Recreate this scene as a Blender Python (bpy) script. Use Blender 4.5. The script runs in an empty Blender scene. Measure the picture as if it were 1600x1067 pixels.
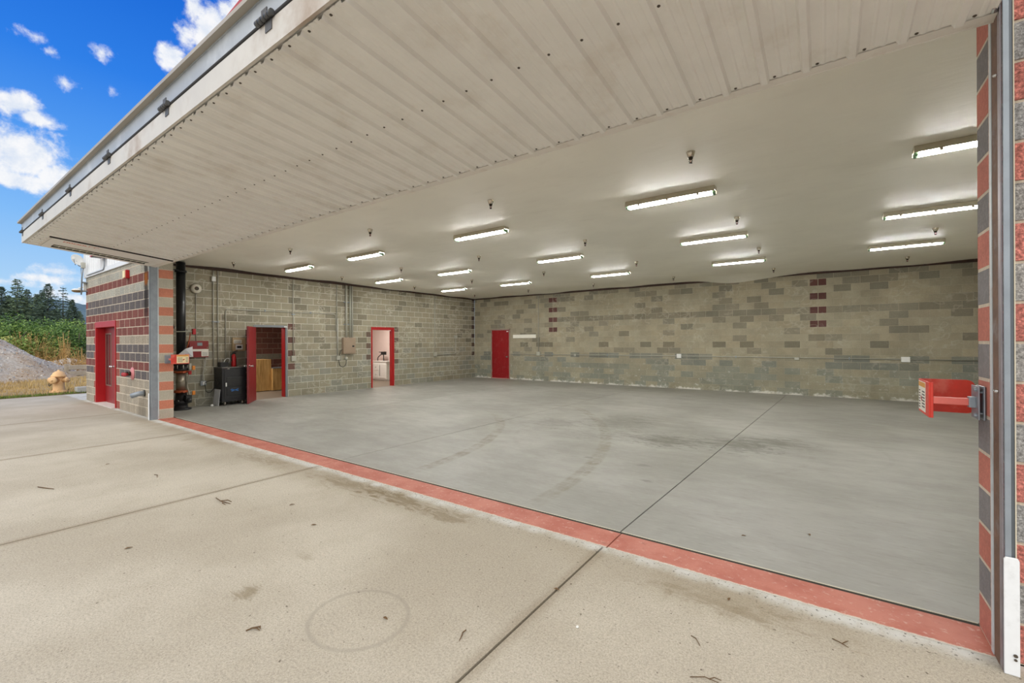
import bpy, math, random
from mathutils import Vector, Matrix

S = bpy.context.scene
C = S.collection
PI = math.pi
rnd = random.Random(7)


def lin(r, g, b):
    f = lambda v: (v / 255 / 12.92) if v / 255 <= .04045 else ((v / 255 + .055) / 1.055) ** 2.4
    return (f(r), f(g), f(b), 1.0)


# ------------------------------------------------------------------ mesh builder
class MB:
    def __init__(s):
        s.v, s.f, s.m, s.sm, s.c = [], [], [], [], []

    def face(s, pts, mi=0, smooth=False, col=None):
        b = len(s.v)
        s.v += [tuple(p) for p in pts]
        s.f.append(list(range(b, b + len(pts))))
        s.m.append(mi); s.sm.append(smooth); s.c.append(col)

    def faces(s, vs, fs, mi=0, smooth=False, col=None):
        b = len(s.v)
        s.v += [tuple(p) for p in vs]
        for f in fs:
            s.f.append([b + i for i in f]); s.m.append(mi); s.sm.append(smooth); s.c.append(col)
        return s

    def hexa(s, p, mi=0, col=None):
        # p: 8 points, bottom 4 ccw then top 4
        return s.faces(p, [(3, 2, 1, 0), (4, 5, 6, 7), (0, 1, 5, 4), (1, 2, 6, 5), (2, 3, 7, 6), (3, 0, 4, 7)], mi, False, col)

    def box(s, x0, x1, y0, y1, z0, z1, mi=0, col=None):
        return s.hexa([(x0, y0, z0), (x1, y0, z0), (x1, y1, z0), (x0, y1, z0),
                       (x0, y0, z1), (x1, y0, z1), (x1, y1, z1), (x0, y1, z1)], mi, col)

    def obox(s, o, ex, ey, ez, mi=0):
        """box with corner o and edge vectors ex, ey, ez"""
        o, ex, ey, ez = map(Vector, (o, ex, ey, ez))
        return s.hexa([o, o + ex, o + ex + ey, o + ey, o + ez, o + ex + ez, o + ex + ey + ez, o + ey + ez], mi)

    def lathe(s, prof, o=(0, 0, 0), axis=(0, 0, 1), n=20, mi=0, smooth=True):
        """prof: list of (radius, height) along axis"""
        o, a = Vector(o), Vector(axis).normalized()
        t = Vector((1, 0, 0)) if abs(a.x) < .9 else Vector((0, 1, 0))
        u = a.cross(t).normalized(); w = a.cross(u)
        vs, fs = [], []
        for r, h in prof:
            for k in range(n):
                th = 2 * PI * k / n
                vs.append(o + a * h + (u * math.cos(th) + w * math.sin(th)) * max(r, 1e-4))
        for i in range(len(prof) - 1):
            for k in range(n):
                k2 = (k + 1) % n
                fs.append((i * n + k, i * n + k2, (i + 1) * n + k2, (i + 1) * n + k))
        s.faces(vs, fs, mi, smooth)
        b = len(s.v) - len(vs)
        s.f.append([b + k for k in range(n)][::-1]); s.m.append(mi); s.sm.append(False); s.c.append(None)
        b2 = b + (len(prof) - 1) * n
        s.f.append([b2 + k for k in range(n)]); s.m.append(mi); s.sm.append(False); s.c.append(None)
        return s

    def cyl(s, p0, p1, r, r1=None, n=16, mi=0):
        p0, p1 = Vector(p0), Vector(p1)
        return s.lathe([(r, 0), (r if r1 is None else r1, (p1 - p0).length)], p0, p1 - p0, n, mi)

    def tube(s, path, r, n=10, mi=0):
        P = [Vector(p) for p in path]
        rs = r if isinstance(r, (list, tuple)) else [r] * len(P)
        vs, fs, prev = [], [], None
        for i, p in enumerate(P):
            d = (P[min(i + 1, len(P) - 1)] - P[max(i - 1, 0)]).normalized()
            if prev is None:
                t = Vector((0, 0, 1)) if abs(d.z) < .9 else Vector((1, 0, 0))
                u = d.cross(t).normalized()
            else:
                u = (prev - d * prev.dot(d)).normalized()
            prev = u; w = d.cross(u)
            for k in range(n):
                th = 2 * PI * k / n
                vs.append(p + (u * math.cos(th) + w * math.sin(th)) * rs[i])
        for i in range(len(P) - 1):
            for k in range(n):
                k2 = (k + 1) % n
                fs.append((i * n + k, i * n + k2, (i + 1) * n + k2, (i + 1) * n + k))
        fs.append(tuple(range(n))[::-1]); fs.append(tuple(range((len(P) - 1) * n, len(P) * n)))
        return s.faces(vs, fs, mi, True)

    def prism(s, pts, ext, mi=0):
        """flat polygon pts extruded by vector ext"""
        P = [Vector(p) for p in pts]; e = Vector(ext); n = len(P)
        fs = [tuple(range(n))[::-1], tuple(range(n, 2 * n))] + [(i, (i + 1) % n, (i + 1) % n + n, i + n) for i in range(n)]
        return s.faces(P + [p + e for p in P], fs, mi)

    def ball(s, c, r, n=12, sq=(1, 1, 1), mi=0):
        vs, fs = [], []
        m = n // 2
        for i in range(m + 1):
            ph = PI * i / m
            for k in range(n):
                th = 2 * PI * k / n
                vs.append((c[0] + r * sq[0] * math.sin(ph) * math.cos(th), c[1] + r * sq[1] * math.sin(ph) * math.sin(th), c[2] + r * sq[2] * math.cos(ph)))
        for i in range(m):
            for k in range(n):
                k2 = (k + 1) % n
                fs.append((i * n + k, (i + 1) * n + k, (i + 1) * n + k2, i * n + k2))
        return s.faces(vs, fs, mi, True)


def arc_path(pts, r=.12, n=6):
    P = [Vector(p) for p in pts]
    out = [P[0]]
    for i in range(1, len(P) - 1):
        a, b, c = P[i - 1], P[i], P[i + 1]
        d1, d2 = (a - b), (c - b)
        rr = min(r, d1.length * .5, d2.length * .5)
        q0, q1 = b + d1.normalized() * rr, b + d2.normalized() * rr
        for k in range(n + 1):
            t = k / n
            out.append(q0 * (1 - t) ** 2 + b * 2 * t * (1 - t) + q1 * t * t)
    out.append(P[-1])
    return out


def wloc(o):
    v = Vector((0, 0, 0))
    while o is not None:
        v += o.location; o = o.parent
    return v


def obj(name, mb, mats, parent=None, loc=None, bevel=0.0, seg=2):
    """ONE mesh object from a builder in world coordinates"""
    me = bpy.data.meshes.new(name)
    base = wloc(parent) if parent else Vector(loc or (0, 0, 0))
    me.from_pydata([(v[0] - base.x, v[1] - base.y, v[2] - base.z) for v in mb.v], [], mb.f)
    if not isinstance(mats, (list, tuple)): mats = [mats]
    for m in mats: me.materials.append(m)
    me.polygons.foreach_set('material_index', mb.m)
    me.polygons.foreach_set('use_smooth', mb.sm)
    if any(c is not None for c in mb.c):
        ca = me.color_attributes.new('tint', 'FLOAT_COLOR', 'CORNER')
        buf = []
        for f, c in zip(mb.f, mb.c):
            buf += list(c or (.5, .5, .5, 0)) * len(f)
        ca.data.foreach_set('color', buf)
    me.update()
    o = bpy.data.objects.new(name, me); C.objects.link(o)
    if parent: o.parent = parent
    else: o.location = base
    if bevel:
        b = o.modifiers.new('edge', 'BEVEL'); b.width = bevel; b.segments = seg; b.limit_method = 'ANGLE'; b.angle_limit = .7
    return o


def tag(o, label, cat=None, group=None, kind=None):
    o['label'] = label
    if cat: o['category'] = cat
    if group: o['group'] = group
    if kind: o['kind'] = kind
    return o


def thing(name, label, cat, loc, group=None, kind=None):
    o = bpy.data.objects.new(name, None); C.objects.link(o)
    o.location = loc; o.empty_display_size = .1
    return tag(o, label, cat, group, kind)


def dup(root, loc, label, group=None):
    r = root.copy(); C.objects.link(r); r.location = loc; r['label'] = label
    if group: r['group'] = group
    for ch in list(root.children):
        c = ch.copy(); C.objects.link(c); c.parent = r
        for g in ch.children:
            d = g.copy(); C.objects.link(d); d.parent = c
    return r


# ------------------------------------------------------------------ node helpers
class NT:
    def __init__(s, tree):
        s.t = tree; s.n = tree.nodes; s.l = tree.links

    def node(s, typ, **kw):
        n = s.n.new(typ)
        for k, v in kw.items(): setattr(n, k, v)
        return n

    def link(s, a, b): s.l.new(a, b)

    def put(s, sock, v):
        if isinstance(v, bpy.types.NodeSocket): s.l.new(v, sock)
        else: sock.default_value = v

    def math(s, op, a, b=0.0, clamp=False):
        n = s.node('ShaderNodeMath', operation=op, use_clamp=clamp)
        s.put(n.inputs[0], a); s.put(n.inputs[1], b)
        return n.outputs[0]

    def vmath(s, op, a, b=None):
        n = s.node('ShaderNodeVectorMath', operation=op)
        s.put(n.inputs[0], a)
        if b is not None: s.put(n.inputs[1], b)
        return n.outputs['Value'] if op in ('LENGTH', 'DISTANCE', 'DOT_PRODUCT') else n.outputs[0]

    def noise(s, vec, scale, detail=4, rough=.55, dist=0.0):
        n = s.node('ShaderNodeTexNoise'); s.l.new(vec, n.inputs['Vector'])
        n.inputs['Scale'].default_value = scale; n.inputs['Detail'].default_value = detail
        n.inputs['Roughness'].default_value = rough; n.inputs['Distortion'].default_value = dist
        return n.outputs[0]

    def ramp(s, fac, stops, interp='LINEAR'):
        n = s.node('ShaderNodeValToRGB'); r = n.color_ramp; r.interpolation = interp
        while len(r.elements) < len(stops): r.elements.new(.5)
        for e, (p, c) in zip(r.elements, stops):
            e.position = p; e.color = c if len(c) == 4 else (*c, 1)
        s.put(n.inputs[0], fac)
        return n.outputs[0]

    def step(s, v, a, b):
        """smooth 0..1 as v goes a..b (a may exceed b)"""
        n = s.node('ShaderNodeMapRange'); n.interpolation_type = 'SMOOTHSTEP'
        s.put(n.inputs['Value'], v)
        n.inputs['From Min'].default_value = a; n.inputs['From Max'].default_value = b
        return n.outputs[0]

    def mix(s, fac, a, b, mode='MIX'):
        n = s.node('ShaderNodeMix', data_type='RGBA', blend_type=mode)
        s.put(n.inputs[0], fac); s.put(n.inputs[6], a); s.put(n.inputs[7], b)
        return n.outputs[2]

    def xyz(s, vec):
        n = s.node('ShaderNodeSeparateXYZ'); s.l.new(vec, n.inputs[0]); return n.outputs

    def scale(s, vec, sc):
        n = s.node('ShaderNodeMapping'); s.l.new(vec, n.inputs[0]); n.inputs['Scale'].default_value = sc; return n.outputs[0]

    def bump(s, h, strength, dist=.01):
        n = s.node('ShaderNodeBump'); s.put(n.inputs['Height'], h)
        s.put(n.inputs['Strength'], strength); n.inputs['Distance'].default_value = dist
        return n.outputs[0]


def new_mat(name):
    m = bpy.data.materials.new(name); m.use_nodes = True
    t = NT(m.node_tree)
    b = t.n['Principled BSDF']
    pos = t.node('ShaderNodeNewGeometry').outputs['Position']
    return m, t, b, pos


def mat(name, col, rough=.6, metal=0.0, var=.12, nscale=8.0, bump=0.0, bscale=60.0, dirt=None, spec=.5):
    """painted / metal surface with slight procedural unevenness"""
    m, t, b, _ = new_mat(name)
    vec = t.node('ShaderNodeTexCoord').outputs['Object']
    n = t.noise(vec, nscale, 5, .6)
    k = t.ramp(n, [(.3, (1 - var,) * 3), (.7, (1 + var * .4,) * 3)])
    c = t.mix(1.0, col, k, 'MULTIPLY')
    if dirt:
        dcol, amt, dsc = dirt
        c = t.mix(t.math('MULTIPLY', t.step(t.noise(vec, dsc, 6, .65), .5, .72), amt), c, dcol)
    t.link(c, b.inputs['Base Color'])
    t.link(t.math('ADD', t.math('MULTIPLY', n, .2), rough - .1), b.inputs['Roughness'])
    b.inputs['Metallic'].default_value = metal
    b.inputs['Specular IOR Level'].default_value = spec
    if bump:
        t.link(t.bump(t.noise(vec, bscale, 3), bump, .005), b.inputs['Normal'])
    return m


def emit_mat(name, col, strength):
    m, t, b, _ = new_mat(name)
    b.inputs['Base Color'].default_value = (.9, .9, .9, 1)
    b.inputs['Emission Color'].default_value = col
    b.inputs['Emission Strength'].default_value = strength
    return m


# ------------------------------------------------------------------ dimensions (metres)
W = 12.469        # clear width of the door opening
JT = .312         # wall thickness at the jambs
XL = -1.595       # inner face of the doorway wall
YB = 12.47        # inner face of the back wall
H = 3.646         # ceiling
XR = 15.1         # inner face of the far side wall
XE = -5.9         # outer end of the building front
BH = .2032        # block course

# ------------------------------------------------------------------ camera
cam = bpy.data.cameras.new('camera'); co = bpy.data.objects.new('camera', cam); C.objects.link(co)
yaw, roll, pitch = .6178983, -.00434203, .00078575
fw = Vector((-math.sin(yaw), math.cos(yaw), 0)); rt = Vector((math.cos(yaw), math.sin(yaw), 0)); upv = Vector((0, 0, 1))
F_ = fw * math.cos(pitch) + upv * math.sin(pitch); U_ = upv * math.cos(pitch) - fw * math.sin(pitch)
R2 = rt * math.cos(roll) + U_ * math.sin(roll); U2 = U_ * math.cos(roll) - rt * math.sin(roll)
co.matrix_world = Matrix(((R2.x, U2.x, -F_.x, 11.7536), (R2.y, U2.y, -F_.y, -3.2926), (R2.z, U2.z, -F_.z, 1.6408), (0, 0, 0, 1)))
cam.sensor_width = 36; cam.lens = 688.215 / 1600 * 36; cam.clip_start = .05; cam.clip_end = 3000
S.camera = co

# ------------------------------------------------------------------ sky
w = bpy.data.worlds.new('sky'); S.world = w; w.use_nodes = True
t = NT(w.node_tree)
for n in list(t.n): t.n.remove(n)
d = t.node('ShaderNodeTexCoord').outputs['Generated']
x, y, z = t.xyz(d)
sky = t.ramp(t.math('MULTIPLY', z, 1.0, True), [(0.0, lin(214, 231, 246)), (.08, lin(176, 214, 247)), (.20, lin(130, 188, 248)), (.31, lin(84, 156, 242)),
                       (.42, lin(48, 128, 232)), (.56, lin(26, 104, 214)), (1.0, lin(16, 78, 180))])
fb = t.noise(d, 14.0, 9, .62, .25)
fb2 = t.noise(d, 34.0, 8, .62, .15)
dens = None
#        centre            scale (1/extent) in x,y,z                     weight
blobs = [((-.935, .100, .341), (24, 26, 46), 1.0), ((-.936, .118, .331), (24, 34, 60), .8),
         ((-.954, .112, .277), (18, 18, 21), 1.05), ((-.955, .147, .257), (18, 26, 36), 1.0), ((-.964, .112, .240), (18, 20, 52), .95),
         ((-.807, .300, .506), (28, 28, 19), 1.05), ((-.778, .330, .535), (22, 24, 22), 1.0), ((-.805, .275, .525), (40, 48, 24), .75), ((-.826, .272, .493), (40, 48, 30), .55), ((-.850, .260, .459), (46, 50, 40), .9),
         ((-.911, .147, .385), (44, 50, 60), .62), ((-.896, .116, .429), (44, 44, 80), .5), ((-.899, .134, .416), (60, 70, 70), .42), ((-.881, .182, .436), (60, 70, 70), .42), ((-.899, .202, .388), (60, 60, 90), .42),
         ((-.986, .130, .101), (12, 16, 80), .75), ((-.990, .095, .093), (12, 14, 90), .7), ((-.984, .142, .114), (12, 30, 80), .6), ((-.99, .16, .075), (10, 8, 70), .5)]
for c, s, wt in blobs:
    v = t.vmath('MULTIPLY', t.vmath('SUBTRACT', d, c), s)
    b_ = t.math('MULTIPLY', t.math('SUBTRACT', 1.0, t.vmath('LENGTH', v)), wt)
    dens = b_ if dens is None else t.math('MAXIMUM', dens, b_)
nz = t.math('ADD', t.math('MULTIPLY', t.math('SUBTRACT', fb, .5), 1.3), t.math('MULTIPLY', t.math('SUBTRACT', fb2, .5), 1.5))
cl = t.step(t.math('ADD', dens, nz), .05, .62)
shade = t.mix(t.step(fb2, .35, .65), lin(226, 234, 246), lin(252, 252, 253))
col = t.mix(t.math('MULTIPLY', cl, .97), sky, shade)
# a bright bank added to the unseen sky to light the hangar mouth
fill_bank = t.step(t.math('ADD', t.vmath('DOT_PRODUCT', d, (.30, -.78, .55)), t.math('MULTIPLY', t.math('SUBTRACT', fb, .5), .5)), .12, .62)
fill_bank = t.math('MULTIPLY', fill_bank, t.step(z, -.02, .10))
col = t.mix(fill_bank, col, (2.0, 1.98, 1.93, 1))
# below the horizon: dry ground
col = t.mix(t.step(z, -.01, -.05), col, lin(120, 110, 92))
bg = t.node('ShaderNodeBackground'); t.link(col, bg.inputs[0]); bg.inputs[1].default_value = 1.0
out = t.node('ShaderNodeOutputWorld'); t.link(bg.outputs[0], out.inputs[0])
w.cycles.sampling_method = 'MANUAL'; w.cycles.sample_map_resolution = 512

S.view_settings.view_transform = 'Standard'; S.view_settings.look = 'None'
S.view_settings.exposure = 0.0; S.view_settings.gamma = 1.0; S.view_settings.use_curve_mapping = False
S.cycles.use_denoising = True
S.cycles.max_bounces = 10; S.cycles.diffuse_bounces = 6; S.cycles.glossy_bounces = 3
S.cycles.sample_clamp_indirect = 6.0
S.cycles.caustics_reflective = False; S.cycles.caustics_refractive = False

# soft sun through thin cloud, from behind the photographer
sl = bpy.data.lights.new('hazy_sun', 'SUN'); so = bpy.data.objects.new('hazy_sun', sl); C.objects.link(so)
sl.energy = .22; sl.angle = math.radians(70); sl.color = (1, .93, .82)
so.rotation_euler = Vector((-.35, .62, -.70)).to_track_quat('-Z', 'Y').to_euler()
so.location = (10, -20, 25)


# ------------------------------------------------------------------ block-wall material
def block_material(name, eff=.0, base_eff=0.0, streak=False, patch=0.0):
    """concrete block: each block's own colour from its tint attribute (alpha: how rough its face is)"""
    m, t, b, pos = new_mat(name)
    at = t.node('ShaderNodeAttribute', attribute_name='tint')
    c = at.outputs['Color']; a = at.outputs['Alpha']
    n1 = t.noise(pos, 2.2, 6, .6)
    n2 = t.noise(pos, 48, 5, .8)
    n3 = t.noise(pos, 9, 6, .6)
    k = t.ramp(n1, [(.3, (.86,) * 3), (.7, (1.1,) * 3)])
    c = t.mix(1.0, c, k, 'MULTIPLY')
    sp = t.ramp(n2, [(.36, (.34,) * 3), (.52, (1.0,) * 3), (.66, (2.0,) * 3)])
    c = t.mix(t.math('ADD', t.math('MULTIPLY', a, .8), .12), c, t.mix(1.0, c, sp, 'MULTIPLY'))
    if eff:      # pale outlines left by dried seepage
        q = t.noise(t.scale(pos, (1, 1, 1.5)), 4.6, 1, .4, .25)
        line = t.step(t.math('ABSOLUTE', t.math('SUBTRACT', q, .56)), .055, .015)
        msk = t.step(t.noise(pos, 1.3, 3), .46, .60)
        c = t.mix(t.math('MULTIPLY', t.math('MULTIPLY', line, msk), eff), c, lin(196, 190, 174))
    px, py, pz = t.xyz(pos)
    if patch:    # greyer, damp-stained lower courses
        lo = t.step(t.math('ADD', pz, t.math('MULTIPLY', n1, .8)), 1.75, .95)
        c = t.mix(t.math('MULTIPLY', lo, patch), c, t.mix(1.0, c, (.88, .93, .95, 1), 'MULTIPLY'))
    if base_eff: # white salts along the lowest joints
        e = t.math('MULTIPLY', t.step(t.math('ADD', pz, t.math('MULTIPLY', n3, -.30)), -.06, -.13), t.step(n1, .42, .55))
        e2 = t.math('MULTIPLY', t.step(n3, .60, .68), t.step(pz, 1.2, .2))
        c = t.mix(t.math('MULTIPLY', t.math('MAXIMUM', e, t.math('MULTIPLY', e2, .6)), base_eff), c, lin(225, 222, 214))
    if streak:   # rusty run below a leak near the corner
        wob = t.math('ADD', px, t.math('MULTIPLY', t.math('SUBTRACT', n3, .5), .10))
        dx = t.math('ABSOLUTE', t.math('ADD', wob, .63))
        s1 = t.math('MULTIPLY', t.step(dx, .17, .07), t.math('MULTIPLY', t.step(pz, 1.9, 2.5), t.step(n1, .15, .4)))
        c = t.mix(t.math('MULTIPLY', s1, .85), c, lin(38, 33, 30))
        s2 = t.math('MULTIPLY', t.step(dx, .15, .06), t.math('MULTIPLY', t.step(pz, 2.9, 3.02), t.step(pz, 3.28, 3.18)))
        c = t.mix(t.math('MULTIPLY', s2, .9), c, lin(150, 88, 30))
        dp = t.math('MULTIPLY', t.step(t.math('ABSOLUTE', t.math('ADD', wob, .95)), .45, .1), t.step(pz, .45, .1))
        c = t.mix(t.math('MULTIPLY', dp, .5), c, lin(84, 78, 66))
    t.link(c, b.inputs['Base Color'])
    b.inputs['Roughness'].default_value = .9; b.inputs['Specular IOR Level'].default_value = .2
    hh = t.math('ADD', t.math('MULTIPLY', n2, .5), t.noise(pos, 28, 4, .6))
    t.link(t.bump(hh, t.math('ADD', t.math('MULTIPLY', a, .75), .12), .02), b.inputs['Normal'])
    return m


def rect_minus(rects, hole):
    hu0, hu1, hz0, hz1 = hole
    out = []
    for (a, b, c, d_) in rects:
        if hu1 <= a or hu0 >= b or hz1 <= c or hz0 >= d_:
            out.append((a, b, c, d_)); continue
        if c < hz0: out.append((a, b, c, hz0))
        if hz1 < d_: out.append((a, b, hz1, d_))
        z0, z1 = max(c, hz0), min(d_, hz1)
        if a < hu0: out.append((a, hu0, z0, z1))
        if hu1 < b: out.append((hu1, b, z0, z1))
    return out


def block_wall(mb, P0, U, N, L, Ht, color_fn, mortar, thick=.2, openings=(), bw=.4064, shift=0.0, gap=.015, gz=None, dep=.004, rows=None, z_off=0.0, rough=0.0, width_fn=None, extra=()):
    gz = gap if gz is None else gz
    P0, U, N = Vector(P0), Vector(U), Vector(N); Z = Vector((0, 0, 1))
    P = lambda u, z_, n_: P0 + U * u + Z * z_ + N * n_
    body = [(0, L, 0, Ht)]
    for o in openings: body = rect_minus(body, o)
    for (a, b, c, e) in body:
        mb.hexa([P(a, c, -dep), P(b, c, -dep), P(b, c, -thick), P(a, c, -thick), P(a, e, -dep), P(b, e, -dep), P(b, e, -thick), P(a, e, -thick)], 0, mortar)

    def put(a, b, c, e, colr):
        i = .0025
        q = [P(a, c, -dep), P(b, c, -dep), P(b, e, -dep), P(a, e, -dep), P(a + i, c + i, 0), P(b - i, c + i, 0), P(b - i, e - i, 0), P(a + i, e - i, 0)]
        mb.faces(q, [(4, 5, 6, 7), (0, 1, 5, 4), (1, 2, 6, 5), (2, 3, 7, 6), (3, 0, 4, 7)], 0, False, colr)

    nrow = int(math.ceil((Ht - z_off) / BH)) + 1
    for r in range(-1, nrow):
        z0, z1 = r * BH + z_off, (r + 1) * BH + z_off
        bwr = width_fn(r) if width_fn else bw
        off = (bwr / 2 if r % 2 else 0) + shift
        k0 = int(math.floor((0 - off) / bwr)) - 1
        for k in range(k0, k0 + int(L / bwr) + 4):
            u0, u1 = k * bwr + off, (k + 1) * bwr + off
            rr = [(max(u0 + gap / 2, 0), min(u1 - gap / 2, L), max(z0 + gz / 2, 0), min(z1 - gz / 2, Ht))]
            if rr[0][1] - rr[0][0] < .015 or rr[0][3] - rr[0][2] < .015: continue
            for o in openings: rr = rect_minus(rr, o)
            for o in extra: rr = rect_minus(rr, (o[0] - gap / 2, o[1] + gap / 2, o[2] - gap / 2, o[3] + gap / 2))
            for (a, b, c, e) in rr:
                if b - a < .012 or e - c < .012: continue
                colr = color_fn(r, k, (a + b) / 2, (c + e) / 2)
                put(a, b, c, e, colr)
    for (a, b, c, e, colr) in extra: put(a, b, c, e, colr)


def vary(c, amt, a=0.0):
    k = 1 + rnd.uniform(-amt, amt); h = rnd.uniform(-.02, .02)
    return (c[0] * k * (1 + h), c[1] * k, c[2] * k * (1 - h), a)


TAN = lin(152, 145, 126); TAN_D = lin(130, 124, 108); TAN_G = lin(147, 144, 131); MORT = lin(204, 199, 184)
MAROON = lin(98, 70, 64)
m_block_in = block_material('interior_block', eff=.5, patch=.4)
m_block_back = block_material('back_block', eff=.22, base_eff=.75, patch=.7)

# ------------------------------------------------------------------ setting: interior walls
DOOR1 = (2.75, 3.62, 0, 2.10)    # doorway 1 in the doorway wall (along y)
DOOR2 = (6.76, 7.70, 0, 2.10)


def left_color(r, k, u, z_):
    q = rnd.random()
    if z_ < 1.35 and q < .3: return vary(TAN_G, .07)
    if q < .16: return vary(TAN_D, .07)
    return vary(TAN, .07)


def course(a, b, r, c, g=.0075): return (a + g, b - g, r * BH + g, (r + 1) * BH - g, c)


mb = MB()
ex_ = [course(2.48, 2.70, r, vary(lin(108, 80, 72), .06)) for r in (5, 7, 9)] + [course(3.69, 3.92, r, vary(lin(108, 80, 72), .06)) for r in (4, 6, 8, 10)]
ex_ += [course(6.50, 6.71, r, vary(lin(110, 94, 82), .06)) for r in (5, 7, 9)] + [course(7.76, 7.97, r, vary(lin(110, 94, 82), .06)) for r in (4, 6, 8, 10)]
ex_ += [course(YB - .22, YB, r, vary(lin(86, 70, 64), .08)) for r in range(5, 18, 2)]
block_wall(mb, (XL, 0, 0), (0, 1, 0), (1, 0, 0), YB, H + .3, left_color, (*MORT[:3], 0), .2, [DOOR1, DOOR2, (-1, JT + .009, -1, 9)], shift=.05, extra=ex_)
tag(obj('wall_left', mb, m_block_in), 'tan concrete block wall with the two open doorways', 'wall', kind='structure')

U0 = XL


def back_color(r, k, u, z_):
    X = u + U0
    if r == 12 and X > 2.9: return vary(TAN_D, .10)
    q = rnd.random()
    if r in (4, 5) and q < .55: return vary(lin(128, 127, 116), .10)
    if r < 4 and q < .5: return vary(lin(140, 138, 124), .08)
    if r in (7,) and q < .25: return vary(lin(120, 114, 98), .08)
    if r >= 16 and q < .45: return vary(TAN_D, .10)
    if q < .2: return vary(TAN_D, .10)
    return vary(lin(155, 147, 126), .08)


mb = MB()
block_wall(mb, (U0, YB, 0), (1, 0, 0), (0, -1, 0), XR - U0, H + .3, back_color, (*lin(168, 160, 140)[:3], 0), .2, [(-.57 - U0, .40 - U0, 0, 2.18)], gap=.010, shift=-.063,
           extra=[course(c0 - U0 + dx, c0 - U0 + dx + .205, r, vary(lin(96, 66, 62), .08)) for c0 in (2.62, 11.59) for dx in (-.205, .0) for r in (10, 12, 14, 16)])
tag(obj('wall_back', mb, m_block_back), 'long stained block wall opposite the hangar opening', 'wall', kind='structure')

mb = MB()
block_wall(mb, (XR, YB, 0), (0, -1, 0), (-1, 0, 0), YB, H + .3, lambda r, k, u, z_: vary(TAN, .08), (*MORT[:3], 0), .2)
tag(obj('wall_right', mb, m_block_in), 'block wall hidden behind the near jamb', 'wall', kind='structure')

# ------------------------------------------------------------------ setting: front wall and jambs
m_block_out = block_material('split_face_block', streak=True)
RED = lin(126, 78, 72); DK = lin(104, 98, 98); TANF = lin(164, 154, 138); LG = lin(170, 168, 158); MOF = lin(204, 192, 174)
rowcol = {0: TANF, 1: TANF, 2: TANF, 3: TANF, 4: DK, 5: RED, 6: DK, 7: DK, 8: TANF, 9: RED, 10: RED, 11: RED, 12: DK, 13: DK, 14: LG, 15: RED, 16: LG, 17: LG, 18: LG}
FD = (-4.80 - XE, -2.95 - XE, 0, 2.19)   # double door opening in the front wall (along x from XE)


def front_color(r, k, u, z_):
    X = u + XE
    if u < .2 and r < 14: return vary(lin(142, 84, 78) if r % 2 == 0 or r > 8 else rowcol[r], .08, 1)
    if (abs(X + 2.87) < .09 or abs(X + 4.88) < .06) and r < 11 and r % 2 == 0: return vary(lin(150, 88, 78), .08, 1)
    return vary(rowcol.get(r, LG), .07, 1)


mb = MB()
block_wall(mb, (XE, 0, 0), (1, 0, 0), (0, -1, 0), -XE - .0, 3.55, front_color, (*MOF[:3], .1), JT - .004, [FD], dep=.004, gap=.030, shift=.02,
           gz=.018)
block_wall(mb, (W, 0, 0), (1, 0, 0), (0, -1, 0), 6.0, 3.55, lambda r, k, u, z_: vary(lin(196, 124, 114) if r % 2 == 0 else lin(164, 162, 160), .06, 1),
           (*MOF[:3], .1), JT - .004, (), dep=.008, gap=.014, shift=.25)


def jamb_l(r, k, u, z_): return vary(lin(202, 132, 108) if r % 2 else lin(186, 180, 164), .05, .05)
def jamb_r(r, k, u, z_): return vary(lin(186, 118, 104) if r % 2 == 0 else lin(132, 128, 128), .05, .1)


block_wall(mb, (0.001, 0, 0), (0, 1, 0), (1, 0, 0), JT, H, jamb_l, (*MOF[:3], 0), .01, (), bw=4, shift=-1)
block_wall(mb, (W - .001, JT, 0), (0, -1, 0), (-1, 0, 0), JT, H, jamb_r, (*lin(205, 190, 176)[:3], 0), .01, (), bw=4, shift=-1, gap=.014)
# inner face of the front wall beside the opening
block_wall(mb, (0, JT, 0), (-1, 0, 0), (0, 1, 0), -XL, H, lambda r, k, u, z_: vary(TAN, .07), (*MORT[:3], 0), .008)
block_wall(mb, (XR, JT, 0), (-1, 0, 0), (0, 1, 0), XR - W, H, lambda r, k, u, z_: vary(TAN, .07), (*MORT[:3], 0), .008)
mb.box(0, W, .02, JT, H + .25, H + .9, 0, (*TAN[:3], 0))
mb.box(XE, XE + .2, JT, YB + .2, 0, 3.55, 0, (*LG[:3], 1))
tag(obj('wall_front', mb, m_block_out), 'striped red, grey and charcoal split-faced block front of the building', 'wall', kind='structure')

m_siding = mat('white_siding', lin(225, 228, 232), .45, 0, .04)
m_redtrim = mat('red_trim', lin(178, 46, 48), .5, 0, .1)
m_soffit = mat('soffit', lin(190, 186, 176), .6)
# metal siding over the blocks, rising to a low gable
mb = MB()
PK, ZE, SL = 6.25, 5.86, .115
gz = lambda X: ZE + SL * (X - XE) if X < PK else ZE + SL * (PK - XE) - SL * (X - PK)
X = XE
pitch_ = .2192
prof = []
while X < 18.4:
    prof += [(X, 0), (X + .13, 0), (X + .15, -.025), (X + .19, -.025)]
    X += pitch_
for (a, ya), (b, yb_) in zip(prof[:-1], prof[1:]):
    mb.face([(a, ya - .01, 3.66), (b, yb_ - .01, 3.66), (b, yb_ - .01, gz(b)), (a, ya - .01, gz(a))])
mb.box(XE, 18.45, -.04, -.012, 3.55, 3.66)
mb.box(XE, 18.45, .0, .02, 3.55, 4.1)
mb.prism([(XE, .01, 4.1), (18.4, .01, 4.1), (18.4, .01, gz(18.4)), (PK, .01, gz(PK)), (XE, .01, gz(XE))], (0, .05, 0))
mb.box(XE - .005, XE + .05, -.05, YB + .2, 3.55, 5.8)
tag(obj('wall_upper', mb, m_siding), 'white ribbed metal siding above the block front', 'wall', kind='structure')
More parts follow.
